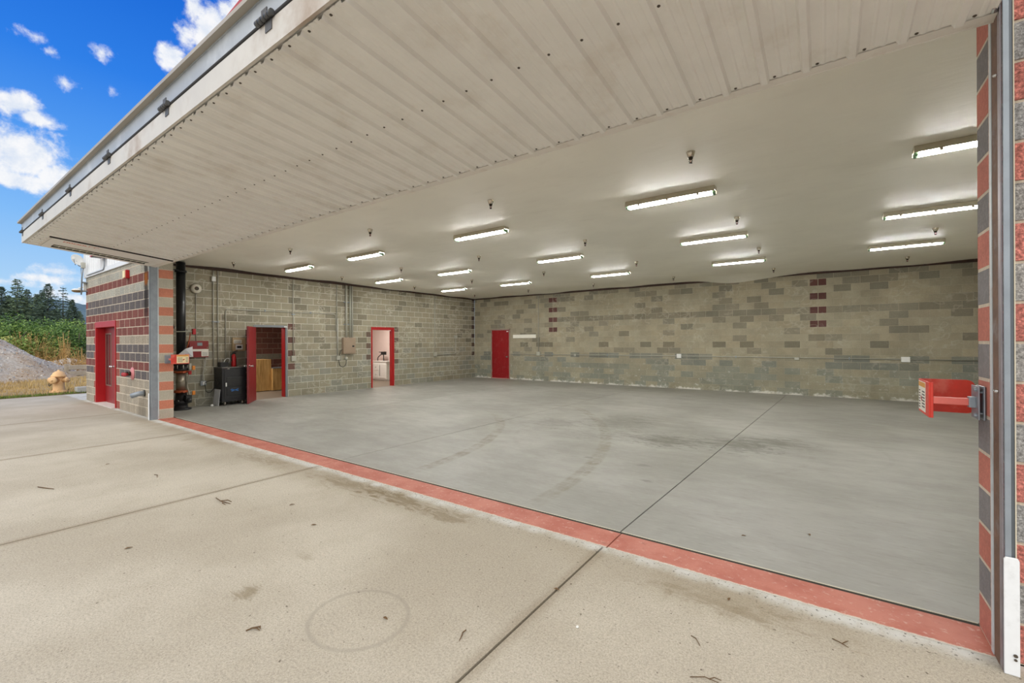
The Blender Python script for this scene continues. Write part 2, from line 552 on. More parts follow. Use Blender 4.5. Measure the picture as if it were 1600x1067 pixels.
mb = MB()
for a, b in ((XE - .1, PK), (PK, 18.5)):
    mb.prism([(a, -.06, gz(a) - .10), (b, -.06, gz(b) - .10), (b, -.06, gz(b) + .13), (a, -.06, gz(a) + .13)], (0, .06, 0))
tag(obj('trim_1', mb, m_redtrim), 'red metal trim along the sloping gable edge', 'trim', kind='structure')
mb = MB()
for a, b in ((XE - .1, PK), (PK, 18.5)):
    mb.prism([(a, 0, gz(a) + .02), (b, 0, gz(b) + .02), (b, 0, gz(b) + .12), (a, 0, gz(a) + .12)], (0, YB + .4, 0))
tag(obj('roof', mb, m_soffit), 'low gable metal roof above the siding', 'roof', kind='structure')

# ------------------------------------------------------------------ setting: ceiling (stretched sheet, sagging at its edges)
m, t, b, pos = new_mat('ceiling_sheet')
n = t.noise(pos, .9, 4); n2 = t.noise(t.scale(pos, (1, 3, 1)), 1.7, 5)
c = t.mix(t.step(n, .35, .7), lin(244, 241, 230), lin(250, 247, 236))
c = t.mix(t.math('MULTIPLY', t.step(n2, .55, .8), .12), c, lin(186, 178, 164))
t.link(c, b.inputs['Base Color']); b.inputs['Roughness'].default_value = .55
t.link(t.bump(n2, .12, .05), b.inputs['Normal'])
mb = MB(); NX, NY = 120, 84
sag = random.Random(3); ph = [sag.uniform(0, 6.28) for _ in range(12)]
wav = lambda q, o: .5 + .5 * (math.sin(q * 1.7 + ph[o]) * .5 + math.sin(q * 3.9 + ph[o + 1]) * .3 + math.sin(q * .63 + ph[o + 2]) * .5)
vs = []
for j in range(NY + 1):
    for i in range(NX + 1):
        X = XL + (XR - XL) * (i / NX); Y = JT + (YB - JT) * (1 - (1 - j / NY) ** 1.3)
        zz = H + .035
        zz -= .055 * max(0, wav(Y, 0)) * max(0, 1 - (X - XL) / .7) ** 1.5
        zz -= (.05 * max(0, wav(X, 3)) + .13 * math.exp(-((X - 9.4) / 1.0) ** 2)) * max(0, 1 - (YB - Y) / .8) ** 1.5
        vs.append((X, Y, zz))
mb.faces(vs, [(j * (NX + 1) + i, (j + 1) * (NX + 1) + i, (j + 1) * (NX + 1) + i + 1, j * (NX + 1) + i + 1) for j in range(NY) for i in range(NX)], 0, True)
mb.box(XL, XR, JT, YB, H + .2, H + .3)
tag(obj('ceiling', mb, m), 'smooth off-white sheet ceiling of the hangar', 'ceiling', kind='structure')
m_brown = mat('brown_strip', lin(62, 40, 30), .7, 0, .3)
mb = MB(); mb.box(XL, XL + .02, JT, YB, H - .055, H + .05)
tag(obj('trim_2', mb, m_brown), 'dark brown strip between ceiling and doorway wall', 'trim', kind='structure')
mb = MB(); mb.box(XL + .02, XR, YB - .02, YB, H - .05, H + .05)
tag(obj('trim_3', mb, m_brown), 'dark brown strip between ceiling and back wall', 'trim', kind='structure')

# ------------------------------------------------------------------ setting: floors
m, t, b, pos = new_mat('hangar_slab')
px, py, pz = t.xyz(pos)
n1 = t.noise(pos, .45, 6, .6); n2 = t.noise(t.scale(pos, (1, 2.6, 1)), 1.6, 7, .65); n3 = t.noise(pos, 14, 5, .6); n4 = t.noise(pos, 120, 2)
c = t.mix(t.step(n1, .35, .68), lin(138, 137, 130), lin(160, 159, 153))
c = t.mix(t.math('MULTIPLY', t.step(n2, .48, .72), .4), c, lin(144, 142, 136))
c = t.mix(t.math('MULTIPLY', t.step(n3, .55, .8), .12), c, lin(150, 144, 128))
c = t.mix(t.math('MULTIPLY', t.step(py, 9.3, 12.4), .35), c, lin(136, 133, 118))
n5 = t.noise(t.scale(pos, (1.2, 5.5, 1)), 6.0, 7, .72, .4)
c = t.mix(t.math('MULTIPLY', t.step(n5, .52, .70), .38), c, lin(122, 119, 108))
c = t.mix(t.math('MULTIPLY', t.step(n5, .46, .30), .25), c, lin(184, 183, 178))


def arc_mark(cx, cy, R, half, y0, y1, x0=-99, x1=99):
    v = t.vmath('DISTANCE', t.vmath('MULTIPLY', pos, (1, 1, 0)), (cx, cy, 0))
    dd = t.math('ABSOLUTE', t.math('SUBTRACT', v, R))
    k = t.step(dd, half, half * .55)
    k = t.math('MULTIPLY', k, t.math('MULTIPLY', t.step(py, y0, y0 + .9), t.step(py, y1, y1 - 1.2)))
    k = t.math('MULTIPLY', k, t.math('MULTIPLY', t.step(px, x0, x0 + .4), t.step(px, x1, x1 - .4)))
    return t.math('MULTIPLY', k, t.math('MULTIPLY', t.step(n2, .3, .62), t.step(t.noise(t.scale(pos, (3, 1.2, 1)), 5, 5, .7), .25, .6)))


def smudge(cx, cy, rx, ry, lo=.2):
    v = t.vmath('LENGTH', t.vmath('MULTIPLY', t.vmath('SUBTRACT', t.vmath('MULTIPLY', pos, (1, 1, 0)), (cx, cy, 0)), (1 / rx, 1 / ry, 0)))
    e = t.math('ADD', t.math('SUBTRACT', 1.0, v), t.math('MULTIPLY', t.math('SUBTRACT', t.noise(t.scale(pos, (1.2, 3.2, 1)), 3.4, 8, .74, 1.2), .5), 3.0))
    return t.step(e, lo, lo + .7)


tyre = lin(118, 112, 92)
for a in (arc_mark(2.2, .62, 5.28, .12, .2, 5.2, 4, 9), arc_mark(1.35, .60, 8.0, .12, .2, 7.2, 4, 10)):
    c = t.mix(t.math('MULTIPLY', a, .65), c, tyre)
for a in (arc_mark(8.2, 5.6, 2.3, .05, 3.0, 9, 5.6, 12), arc_mark(9.3, 4.2, 2.3, .05, 1.7, 6.8, 6, 12), arc_mark(8.7, 4.9, 1.15, .06, 3.6, 6.6, 6, 12), arc_mark(11.0, 4.7, 1.5, .04, 3.0, 7, 9, 13)):
    c = t.mix(t.math('MULTIPLY', a, .16), c, lin(112, 108, 94))
for a, k in ((smudge(8.35, 5.2, 1.0, 1.5), .5), (smudge(9.6, 4.1, .9, .75), .8), (smudge(10.6, 4.4, .9, .8), .8), (smudge(11.1, 4.9, .8, .6), .7),
             (smudge(7.3, 4.5, .9, .9), .35), (smudge(8.7, 3.9, 2.2, 1.2, .5), .3), (smudge(9.02, 2.41, .10, .07, .1), .5), (smudge(9.79, 2.46, .14, .08, .1), .5), (smudge(10.05, 1.85, .10, .07, .1), .5)):
    c = t.mix(t.math('MULTIPLY', a, k), c, lin(96, 95, 86))
c = t.mix(t.math('MULTIPLY', t.step(n4, .68, .75), .25), c, lin(110, 105, 95))
t.link(c, b.inputs['Base Color'])
t.link(t.ramp(n2, [(.3, (.42,) * 3), (.7, (.62,) * 3)]), b.inputs['Roughness'])
b.inputs['Specular IOR Level'].default_value = .35
t.link(t.bump(t.math('ADD', n3, n4), .06, .01), b.inputs['Normal'])
m_slab = m
m_joint = mat('joint_dirt', lin(52, 48, 40), .95, 0, .3)
mb = MB()
xs = [XL, 2.25, 6.25, 10.32, XR]   # saw-cut joints run from the mouth to the back wall; one drifts sideways
JG = .006
tops = {2: (2.25, 2.25), 6: (6.22, 6.45), 10: (10.31, 10.80)}
edges = [(XL, XL)] + [tops[2], tops[6], tops[10]] + [(XR, XR)]
for (a0, a1), (b0, b1) in zip(edges[:-1], edges[1:]):
    la = 0 if a0 == XL else JG; lb = 0 if b0 == XR else JG
    mb.hexa([(a0 + la, .351, -.12), (b0 - lb, .351, -.12), (b1 - lb, YB, -.12), (a1 + la, YB, -.12),
             (a0 + la, .351, 0), (b0 - lb, .351, 0), (b1 - lb, YB, 0), (a1 + la, YB, 0)], 0)
mb.box(XL, XR, .3, YB, -.16, -.02, 1)
tag(obj('floor', mb, [m_slab, m_joint]), 'grey concrete hangar slab with tyre scuffs and saw cuts', 'floor', kind='structure')

m, t, b, pos = new_mat('red_threshold_paint')
n1 = t.noise(pos, 3, 6, .6); n2 = t.noise(pos, 22, 6, .7)
px, py, pz = t.xyz(pos)
c = t.mix(t.step(n1, .35, .65), lin(168, 88, 70), lin(186, 114, 96))
c = t.mix(t.math('MULTIPLY', t.step(n2, .56, .66), .55), c, lin(204, 172, 156))
c = t.mix(t.math('MULTIPLY', t.step(t.noise(pos, 6, 6, .7), .60, .72), .6), c, lin(132, 70, 56))
c = t.mix(t.step(t.math('ADD', py, t.math('MULTIPLY', t.math('SUBTRACT', n2, .5), .05)), .020, .004), c, lin(200, 194, 182))
t.link(c, b.inputs['Base Color']); b.inputs['Roughness'].default_value = .6
t.link(t.bump(n2, .3, .01), b.inputs['Normal'])
mb = MB()
for a, b_ in ((0, 6.245), (6.255, 10.325), (10.335, W)):
    mb.box(a, b_, -.0, .3035, -.1, .002)
tag(obj('trim_4', mb, m), 'worn red painted threshold strip across the hangar mouth', 'threshold', kind='structure')

m, t, b, pos = new_mat('apron_concrete')
px, py, pz = t.xyz(pos)
n1 = t.noise(pos, .5, 6, .6); n2 = t.noise(t.scale(pos, (1.6, 1, 1)), 2.3, 7, .65); n3 = t.noise(pos, 80, 4, .7); n4 = t.noise(pos, 240, 3, .7)
c = t.mix(t.step(n1, .35, .68), lin(171, 162, 146), lin(190, 182, 167))
c = t.mix(t.math('MULTIPLY', t.step(n2, .5, .75), .4), c, lin(168, 158, 140))
sp = t.ramp(n3, [(.32, (.66,) * 3), (.5, (1.0,) * 3), (.68, (1.2,) * 3)])
c = t.mix(.75, c, t.mix(1.0, c, sp, 'MULTIPLY'))
sp = t.ramp(n4, [(.36, (.6,) * 3), (.48, (1.0,) * 3), (.7, (1.16,) * 3)])
c = t.mix(.7, c, t.mix(1.0, c, sp, 'MULTIPLY'))
# damp, algae-browned band in front of the threshold and along the joints
band = t.math('MULTIPLY', t.step(t.math('ADD', py, t.math('MULTIPLY', n2, .5)), -.35, .1), t.step(n1, .4, .62))
c = t.mix(t.math('MULTIPLY', band, .5), c, lin(128, 112, 84))
for jx in (-1.8, 2.25, 6.255, 10.30):
    dj = t.step(t.math('ADD', t.math('ABSOLUTE', t.math('SUBTRACT', px, jx)), t.math('MULTIPLY', t.math('SUBTRACT', n2, .5), .12)), .09, .0)
    c = t.mix(t.math('MULTIPLY', dj, .35), c, lin(118, 102, 76))
for a, k in ((smudge(7.35, -.24, 1.2, .26, .3), .45), (smudge(8.1, -.22, .8, .24, .2), .6), (smudge(8.8, -.26, .7, .22, .3), .5), (smudge(11.2, -.30, 1.2, .2, .4), .4), (smudge(5.2, -.28, 1.4, .26, .4), .35)):
    c = t.mix(t.math('MULTIPLY', a, k), c, lin(112, 96, 66))
edge = t.step(t.math('ADD', py, t.math('MULTIPLY', t.math('SUBTRACT', n2, .5), .16)), -.15, -.03)
c = t.mix(t.math('MULTIPLY', edge, t.math('ADD', t.math('MULTIPLY', t.step(n2, .35, .6), .55), .32)), c, lin(204, 204, 200))
c = t.mix(t.math('MULTIPLY', smudge(8.66, -1.95, .16, .15, .25), .6), c, lin(120, 106, 78))
c = t.mix(t.math('MULTIPLY', smudge(8.5, -1.45, .2, .1, .3), .35), c, lin(130, 116, 90))
dd = t.vmath('LENGTH', t.vmath('MULTIPLY', t.vmath('SUBTRACT', pos, (9.48, -1.68, 0)), (1, 1.1, 0)))
ring = t.step(t.math('ABSOLUTE', t.math('SUBTRACT', dd, .30)), .022, .006)
c = t.mix(t.math('MULTIPLY', t.math('MULTIPLY', ring, t.step(n3, .3, .6)), .35), c, lin(128, 124, 112))
c = t.mix(t.math('MULTIPLY', t.math('MULTIPLY', t.step(py, -.30, -.02), t.step(t.noise(pos, 42, 3, .6), .60, .66)), .8), c, lin(70, 66, 58))
spk = t.step(t.noise(pos, 34, 2, .5), .715, .735)
c = t.mix(t.math('MULTIPLY', spk, .65), c, lin(60, 48, 34))
t.link(c, b.inputs['Base Color']); b.inputs['Roughness'].default_value = .88; b.inputs['Specular IOR Level'].default_value = .25
t.link(t.bump(t.math('ADD', n3, t.math('MULTIPLY', n4, .6)), .35, .006), b.inputs['Normal'])
m_apron = m
mb = MB()
xe = [-8.2, -1.8, 2.25, 6.255, 10.30, 14.3, 22]
for a, b_ in zip(xe[:-1], xe[1:]):
    la = 0 if a < -8 else .008; lb = 0 if b_ > 20 else .008
    y1 = -.004
    mb.hexa([(a + la + (.0), -10, -.12), (b_ - lb, -10, -.12), (b_ - lb, y1, -.12), (a + la, y1, -.12),
             (a + la, -10, -.001), (b_ - lb, -10, -.001), (b_ - lb, y1, -.001), (a + la, y1, -.001)])
mb.box(-8.2, XE - .006, .003, 6, -.12, -.001)
mb.box(-8.2, 22, -10, -.002, -.15, -.022, 1)
tag(obj('apron_floor', mb, [m_apron, m_joint]), 'broom-finished tan concrete apron outside the hangar', 'floor', kind='structure')
mb = MB(); mb.box(-8.3, 19, -.0045, .346, -.2, -.03, 0); mb.box(0, W, .304, .3425, -.03, -.003, 0)
tag(obj('trim_5', mb, m_joint), 'dark dirty joint beside the red threshold', 'trim', kind='structure')

mb = MB(); mb.box(0, 10.305, .343, .350, -.05, .0015); mb.box(10.318, W, .343, .350, -.05, .0015)
tag(obj('trim_6', mb, mat('pale_edge_angle', lin(206, 200, 180), .6, 0, .15, 4)), 'pale steel edge of the hangar slab along the dark joint', 'trim', kind='structure')

# ------------------------------------------------------------------ common materials
m_cream = mat('cream_sheet_metal', lin(240, 239, 234), .42, 0, .05, 3, dirt=(lin(200, 188, 170), .3, 2.0))
m_cream2 = mat('cream_flashing', lin(234, 230, 222), .45, 0, .07, 3, dirt=(lin(168, 150, 128), .4, 3.0))
m_fascia = mat('weathered_white_channel', lin(212, 208, 200), .5, 0, .1, 2, dirt=(lin(160, 138, 116), .9, .9))
m_greych = mat('galvanised_channel', lin(176, 182, 188), .45, .15, .12, 3, dirt=(lin(208, 212, 216), .7, 2.2))
m_galv = mat('galvanised_steel', lin(150, 158, 166), .42, .35, .18, 6)
m_conduit = mat('conduit_grey', lin(178, 176, 164), .45, .1, .08, 8)
m_rubber = mat('black_rubber', lin(40, 38, 38), .7, 0, .3)
m_black = mat('black_paint', lin(28, 28, 30), .45, 0, .2)
m_blackp = mat('black_pipe', lin(26, 27, 30), .35, .1, .2)
m_chrome = mat('chrome', lin(205, 205, 205), .18, 1.0, .05)
m_white = mat('white_paint', lin(228, 228, 224), .5, 0, .05)
m_whitep = mat('white_plastic', lin(232, 234, 236), .45, 0, .06, dirt=(lin(180, 180, 178), .4, 9))
m_red = mat('red_enamel', lin(176, 24, 28), .4, 0, .1)
m_redoor = mat('red_door_paint', lin(134, 30, 34), .42, 0, .1, 4)
m_redfr = mat('red_frame_paint', lin(172, 18, 24), .4, 0, .08)
m_redguard = mat('red_guard_paint', lin(212, 60, 44), .5, 0, .14, 12, dirt=(lin(226, 130, 112), .5, 8))
m_pinkarm = mat('faded_red_tube', lin(224, 112, 100), .5, 0, .1, 12)
m_rust = mat('rusty_track', lin(122, 94, 78), .8, .2, .35, 9, .3, dirt=(lin(150, 146, 148), .5, 5))
m_stone = mat('grey_frame_paint', lin(122, 126, 130), .45, .1, .06)
m_tan = mat('tan_panel_paint', lin(156, 136, 116), .5, 0, .06)
m_beige = mat('beige_box', lin(184, 160, 124), .5, 0, .08)
m_label = mat('label_paper', lin(232, 228, 216), .6, 0, .05)
m_labelc = mat('label_cream', lin(236, 220, 176), .6, 0, .06)
m_labelo = mat('label_orange', lin(214, 150, 60), .6, 0, .06)
m_ink = mat('label_ink', lin(92, 88, 86), .7, 0, .1)
m_inkr = mat('label_red_ink', lin(170, 40, 44), .6, 0, .1)
m_lcd = mat('grey_display', lin(128, 140, 146), .3, 0, .1)
m_copper = mat('orange_coupling', lin(178, 84, 44), .5, .2, .15)
m_nickel = mat('dull_nickel', lin(168, 160, 146), .32, .75, .12)
m_orange = mat('orange_plastic', lin(222, 134, 44), .5, 0, .05)
m_dirtscrew = mat('screw_head', lin(92, 84, 74), .5, .5, .2)

# ------------------------------------------------------------------ folded hangar door
TH = math.atan2(.18, 1.91)
PO = Vector((0, -.02, 3.28)); PD = Vector((0, -math.cos(TH), math.sin(TH))); PN = Vector((0, -math.sin(TH), -math.cos(TH)))
pp = lambda X, s, h: PO + Vector((X, 0, 0)) + PD * s + PN * h
SF = 1.92
bd = thing('bifold_hangar_door', 'huge cream bifold hangar door folded up as a canopy over the opening', 'hangar door', (W / 2, -.02, 3.28))


def pbox(mb, x0, x1, s0, s1, h0, h1, mi=0):
    mb.hexa([pp(x0, s0, h1), pp(x1, s0, h1), pp(x1, s1, h1), pp(x0, s1, h1), pp(x0, s0, h0), pp(x1, s0, h0), pp(x1, s1, h0), pp(x0, s1, h0)], mi)


RP = .2192; R0 = 11.01
ribs = sorted(R0 + k * RP for k in range(-55, 8) if 0.02 < R0 + k * RP < W - .03)
DX0, DX1, DS1 = .10, 1.30, 1.76


def cladding(x0, x1, s0, s1):
    mb = MB(); pr = [(x0, 0)]
    for r in ribs:
        for dx, h in ((-.029, 0), (-.016, .026), (.016, .026), (.029, 0), (.070, 0), (.078, .004), (.090, .004), (.098, 0), (.124, 0), (.132, .004), (.144, .004), (.152, 0)):
            if x0 < r + dx < x1: pr.append((r + dx, h))
    pr.append((x1, 0)); pr.sort()
    top = []
    for (a, h) in pr: top += [pp(a, s0, h), pp(a, s1, h)]
    bot = []
    for (a, h) in pr: bot += [pp(a, s0, h - .002), pp(a, s1, h - .002)]
    n = len(pr)
    mb.faces(top + bot, [(2 * i, 2 * i + 1, 2 * i + 3, 2 * i + 2) for i in range(n - 1)] + [(2 * n + 2 * i, 2 * n + 2 * i + 2, 2 * n + 2 * i + 3, 2 * n + 2 * i + 1) for i in range(n - 1)] +
             [(2 * i, 2 * i + 2, 2 * n + 2 * i + 2, 2 * n + 2 * i) for i in range(n - 1)], 0, False)
    return mb


obj('ribbed_cladding', cladding(DX1, W - .01, .066, SF - .02), m_cream, bd)
obj('ribbed_cladding', cladding(.128, DX1, DS1, SF - .02), m_cream, bd)
mb = MB(); pbox(mb, DX1, W, .02, SF, -.14, -.02); pbox(mb, 0, DX1, DS1, SF, -.14, -.004); pbox(mb, 0, DX0, .02, DS1, -.14, .0)
pbox(mb, DX0, DX1, .02, DS1, -.14, -.11)
obj('lower_leaf_frame', mb, m_cream, bd)
mb = MB(); pbox(mb, 0, W + .0, -.012, .058, -.006, .004); pbox(mb, 0, W, -.016, -.006, -.14, .006)
obj('bottom_edge_angle', mb, m_cream2, bd, bevel=.002)
mb = MB(); mb.box(0, W, -1.945, -1.925, 3.455, 3.625); mb.box(0, W, -1.925, -1.80, 3.612, 3.625)
tag(obj('lower_fold_channel', mb, m_fascia, bd), 'rust-streaked white channel along the fold')
mb = MB(); mb.box(0, W, -1.945, -1.925, 3.655, 3.805); mb.box(0, W, -1.925, -1.80, 3.655, 3.668); mb.box(0, W, -1.952, -1.925, 3.788, 3.80)
tag(obj('upper_fold_channel', mb, m_greych, bd), 'bluish grey steel channel above the fold')
mb = MB(); mb.tube([(0, -1.935, 3.64), (W, -1.935, 3.64)], .017, 10)
tag(obj('fold_seal', mb, m_rubber, bd), 'black rubber seal in the fold')
UZ0, UZ1 = 3.80, 4.18
mb = MB()
mb.hexa([(0, -1.94, UZ0 - .02), (W, -1.94, UZ0 - .02), (W, -.06, UZ1 - .16), (0, -.06, UZ1 - .16), (0, -1.94, UZ0), (W, -1.94, UZ0), (W, -.06, UZ1), (0, -.06, UZ1)])
obj('upper_leaf_frame', mb, m_cream, bd)
mb = MB()
pr = []
for r in ribs: pr += [(r - .03, 0), (r - .017, .02), (r + .017, .02), (r + .03, 0)]
pr = [(-.02, 0)] + pr + [(W + .02, 0)]
vs = []
for a, h in pr: vs += [(a, -1.985, UZ0 - .0 + h), (a, -.04, UZ1 + .016 + h)]
vs2 = [(q[0], q[1], q[2] - .003) for q in vs]
n = len(pr)
mb.box(-.02, W + .02, -1.995, -1.93, UZ0 - .004, UZ0 + .026)
mb.faces(vs + vs2, [(2 * i, 2 * i + 2, 2 * i + 3, 2 * i + 1) for i in range(n - 1)] + [(2 * n + 2 * i, 2 * n + 2 * i + 1, 2 * n + 2 * i + 3, 2 * n + 2 * i + 2) for i in range(n - 1)])
obj('upper_cladding', mb, mat('shaded_cream_sheet', lin(172, 164, 150), .45, 0, .1, 3), bd)  # cream cladding in taupe: shade on its underside put into the colour
m_hinge = mat('grimy_hinge', lin(92, 92, 92), .5, .3, .3, 20)
# hinges on the fold
for hx in (.12, 1.93, 3.75, 5.51, 7.22, 8.95, 10.7, 12.3):
    mb = MB()
    for k in range(5): mb.cyl((hx - .10 + k * .04, -1.962, 3.64), (hx - .065 + k * .04, -1.962, 3.64), .019, n=10)
    mb.box(hx - .07, hx + .0, -1.95, -1.944, 3.655, 3.72); mb.box(hx - .02, hx + .06, -1.95, -1.944, 3.56, 3.626)
    obj('hinge', mb, m_hinge, bd)
# personnel door in the lower leaf
mb = MB(); pbox(mb, .52, 1.24, .10, DS1 - .05, -.10, .012); pbox(mb, .13, .24, .10, DS1 - .05, -.10, .012); pbox(mb, .24, .52, .10, .24, -.10, .012); pbox(mb, .24, .52, 1.60, DS1 - .05, -.10, .012)
pbox(mb, .24, .52, .24, 1.60, -.10, -.06)
pd = tag(obj('personnel_door', mb, m_cream, bd, bevel=.003), 'plain cream walk-through door lying in the folded leaf')
mb = MB(); pbox(mb, .27, .49, .26, 1.58, -.06, .004)
obj('window_lite', mb, mat('ribbed_glass', lin(176, 178, 158), .3, 0, .2, 30), pd)
mb = MB()
for k in range(14): pbox(mb, .27, .49, .28 + k * .094, .292 + k * .094, .004, .008)
obj('glass_ribs', mb, m_cream, pd)
mb = MB(); pbox(mb, .24, .268, .24, 1.60, -.06, .017); pbox(mb, .492, .52, .24, 1.60, -.06, .017)
tag(obj('lite_gasket', mb, m_rubber, pd), 'black gasket along the narrow glass')
lr = random.Random(5); mb = MB()
s_ = 1.54
while s_ > 1.10:
    wl = lr.uniform(.03, .055); x_0 = .92; x_1 = 1.03
    k = lr.randrange(3)
    pbox(mb, x_0, x_1, s_, s_ + .012, .012, .0135)
    if k != 0: pbox(mb, x_0, x_0 + .02, s_ - wl, s_, .012, .0135)
    if k != 1: pbox(mb, x_1 - .02, x_1, s_ - wl, s_, .012, .0135)
    if k == 2: pbox(mb, x_0, x_1, s_ - wl, s_ - wl + .012, .012, .0135)
    s_ -= wl + .022
tag(obj('faded_lettering', mb, mat('faded_red_letters', lin(226, 150, 126), .7), pd), 'faded pink worn lettering')
mb = MB(); pbox(mb, DX1 - .05, DX1 - .005, .06, DS1, -.10, .034)
tag(obj('door_gasket', mb, m_rubber, bd), 'dark gasket along the personnel door')
mb = MB(); pbox(mb, DX0, DX1 - .06, .06, .095, -.10, .004); pbox(mb, DX0, DX1 - .06, DS1 - .045, DS1, -.10, .003); pbox(mb, 0, DX0 + .025, .06, SF - .001, -.10, .002)
obj('personnel_door_jamb', mb, m_cream2, bd)
# roller guides at the bottom corners
for X_, sg in ((0, -1), (W, 1)):
    mb = MB(); mb.cyl((X_ - sg * .030, -.092, 3.325), (X_ - sg * .0068, -.092, 3.325), .045, n=22)
    mb.cyl((X_ - sg * .10, -.092, 3.325), (X_ - sg * .030, -.092, 3.325), .014, n=10)
    tag(obj('guide_roller', mb, m_chrome, bd), 'bright steel guide roller')
# screws: the hundred nearest each on their own, the rest together
scr = []
for r in ribs:
    for s_, dx in ((.082, .055), (.98, .05), (1.87, .055)):
        if r + dx < DX1 + .02 and s_ < DS1: continue
        if r + dx > W - .02: continue
        scr.append(((Vector((11.75, -3.29, 1.64)) - pp(r + dx, s_, 0)).length, r + dx, s_))
for dx_, ds_ in ((.25, 1.80), (.5, 1.80), (.75, 1.80), (1.0, 1.80)): scr.append((13, dx_, ds_))
scr.sort()
mb = MB()


def screw_mb(mb, X_, s_, n=8):
    o = pp(X_, s_, 0)
    mb.lathe([(.009, 0), (.009, .0018), (.005, .0025), (.005, .0055), (.004, .006)], o, PN, n)
    return mb


first = None
for d_, X_, s_ in scr[:100]:
    if first is None:
        first = obj('screw', screw_mb(MB(), X_, s_), m_dirtscrew, bd); fo = pp(X_, s_, 0)
    else:
        o = first.copy(); C.objects.link(o); o.parent = bd; o.location = pp(X_, s_, 0) - fo
for d_, X_, s_ in scr[100:]: screw_mb(mb, X_, s_, 6)
o = obj('screw', mb, m_dirtscrew, bd); o['kind'] = 'stuff'

# ------------------------------------------------------------------ steel guide tracks at both jambs
for nm, X_, sg, lab in (('far', 0.0, -1, 'galvanised steel track post beside the far striped jamb'), ('near', W, 1, 'rusty steel track post beside the near jamb')):
    tr = thing('door_track', lab, 'door track', (X_, -.05, 0), 'door guide tracks')
    mb = MB()
    mb.box(*sorted((X_ + sg * .005, X_ + sg * .027)), -.112, -.100, 0, 3.55)
    obj('front_flange', mb, m_galv, tr, bevel=.002)
    mb = MB(); mb.box(*sorted((X_ + sg * .027, X_ + sg * .040)), -.104, -.013, 0, 3.55)
    tag(obj('back_angle', mb, mat('dark_galvanised_' + nm, lin(104, 110, 116), .45, .35, .15, 6), tr), 'darker recessed steel angle')
    mb = MB(); mb.box(*sorted((X_ - sg * .003, X_ + sg * .004)), -.0605, -.0115, 0, 3.55); mb.box(*sorted((X_ - sg * .003, X_ - sg * .0012)), -.0116, .028, 0, 3.55)
    obj('roller_web', mb, m_rust if sg > 0 else m_galv, tr)
    mb = MB(); mb.box(*sorted((X_ - sg * .0025, X_ + sg * .0045)), -.099, -.061, 0, 3.55)
    obj('roller_lip', mb, mat('scraped_steel_' + nm, lin(150, 142, 146), .5, .3, .2, 8, dirt=(lin(124, 98, 84), .5, 6)) if sg > 0 else m_galv, tr)
    mb = MB(); mb.box(*sorted((X_ - sg * .006, X_ - sg * .0015)), .029, .064 if sg > 0 else .05, 0, 3.5)
    obj('jamb_plate', mb, mat('painted_plate_' + nm, lin(196, 202, 206), .5, 0, .12, 5, dirt=(lin(150, 124, 110), .4, 9)), tr)
    mb = MB(); mb.box(*sorted((X_ + sg * .0405, X_ + sg * .0445)), -.110, -.013, 0, 3.55)
    if sg > 0:
        mb2 = MB(); mb2.box(X_ - .0045, X_ - .0012, .0645, .078, 0, 3.5)
        tag(obj('mortar_seam', mb2, mat('speckled_mortar', lin(206, 178, 160), .9, 0, .5, 40, .6, dirt=(lin(120, 86, 72), .7, 30)), tr), 'speckled mortar seam')
    tag(obj('edge_sealant', mb, mat('sealant_' + nm, lin(216, 206, 184), .7), tr), 'pale sealant bead')
    if sg > 0:
        for zz in (1.38, 2.98):
            mb = MB(); mb.cyl((W + .0005, -.05, zz), (W - .010, -.05, zz), .009, n=8); mb.ball((W - .010, -.05, zz), .009, 8)
            obj('bolt', mb, m_chrome, tr)
    # white plastic guard round the foot
    gd = MB()
    pts = [(X_ - sg * .003, -.118, 0), (X_ + sg * .051, -.118, 0), (X_ + sg * .051, -.118, .56), (X_ + sg * .045, -.118, .575), (X_ + sg * .004, -.118, .575), (X_ - sg * .003, -.118, .565)]
    gd.prism(pts, (0, -.008, 0))
    g = tag(obj('corner_guard', gd, m_whitep, loc=(X_, -.12, 0), bevel=.003),
            'white plastic corner guard at the foot of the %s' % ('rusty near track' if sg > 0 else 'far galvanised track'), 'guard', 'corner guards')
    if sg > 0:
        mb = MB(); mb.cyl((X_ + .035, -.126, .10), (X_ + .035, -.131, .10), .008, n=8); mb.cyl((X_ + .035, -.126, .08), (X_ + .035, -.131, .08), .006, n=8)
        obj('screw', mb, m_dirtscrew, g)


# ------------------------------------------------------------------ red sensor guards
def strokes(mb, org, ex, ez, w_, h_, rows, nrm, seed, mi=0):
    """fine print as rows of short marks on a label"""
    q = random.Random(seed); org, ex, ez, nrm = map(Vector, (org, ex, ez, nrm))
    for r in range(rows):
        u = .06
        while u < .9:
            l = q.uniform(.05, .16)
            l = min(l, .94 - u)
            o = org + ex * (w_ * u) + ez * (h_ * (1 - (r + .8) / rows))
            mb.obox(o, ex * (w_ * l), ez * (h_ / rows * .45), nrm * .0008, mi)
            u += l + .04


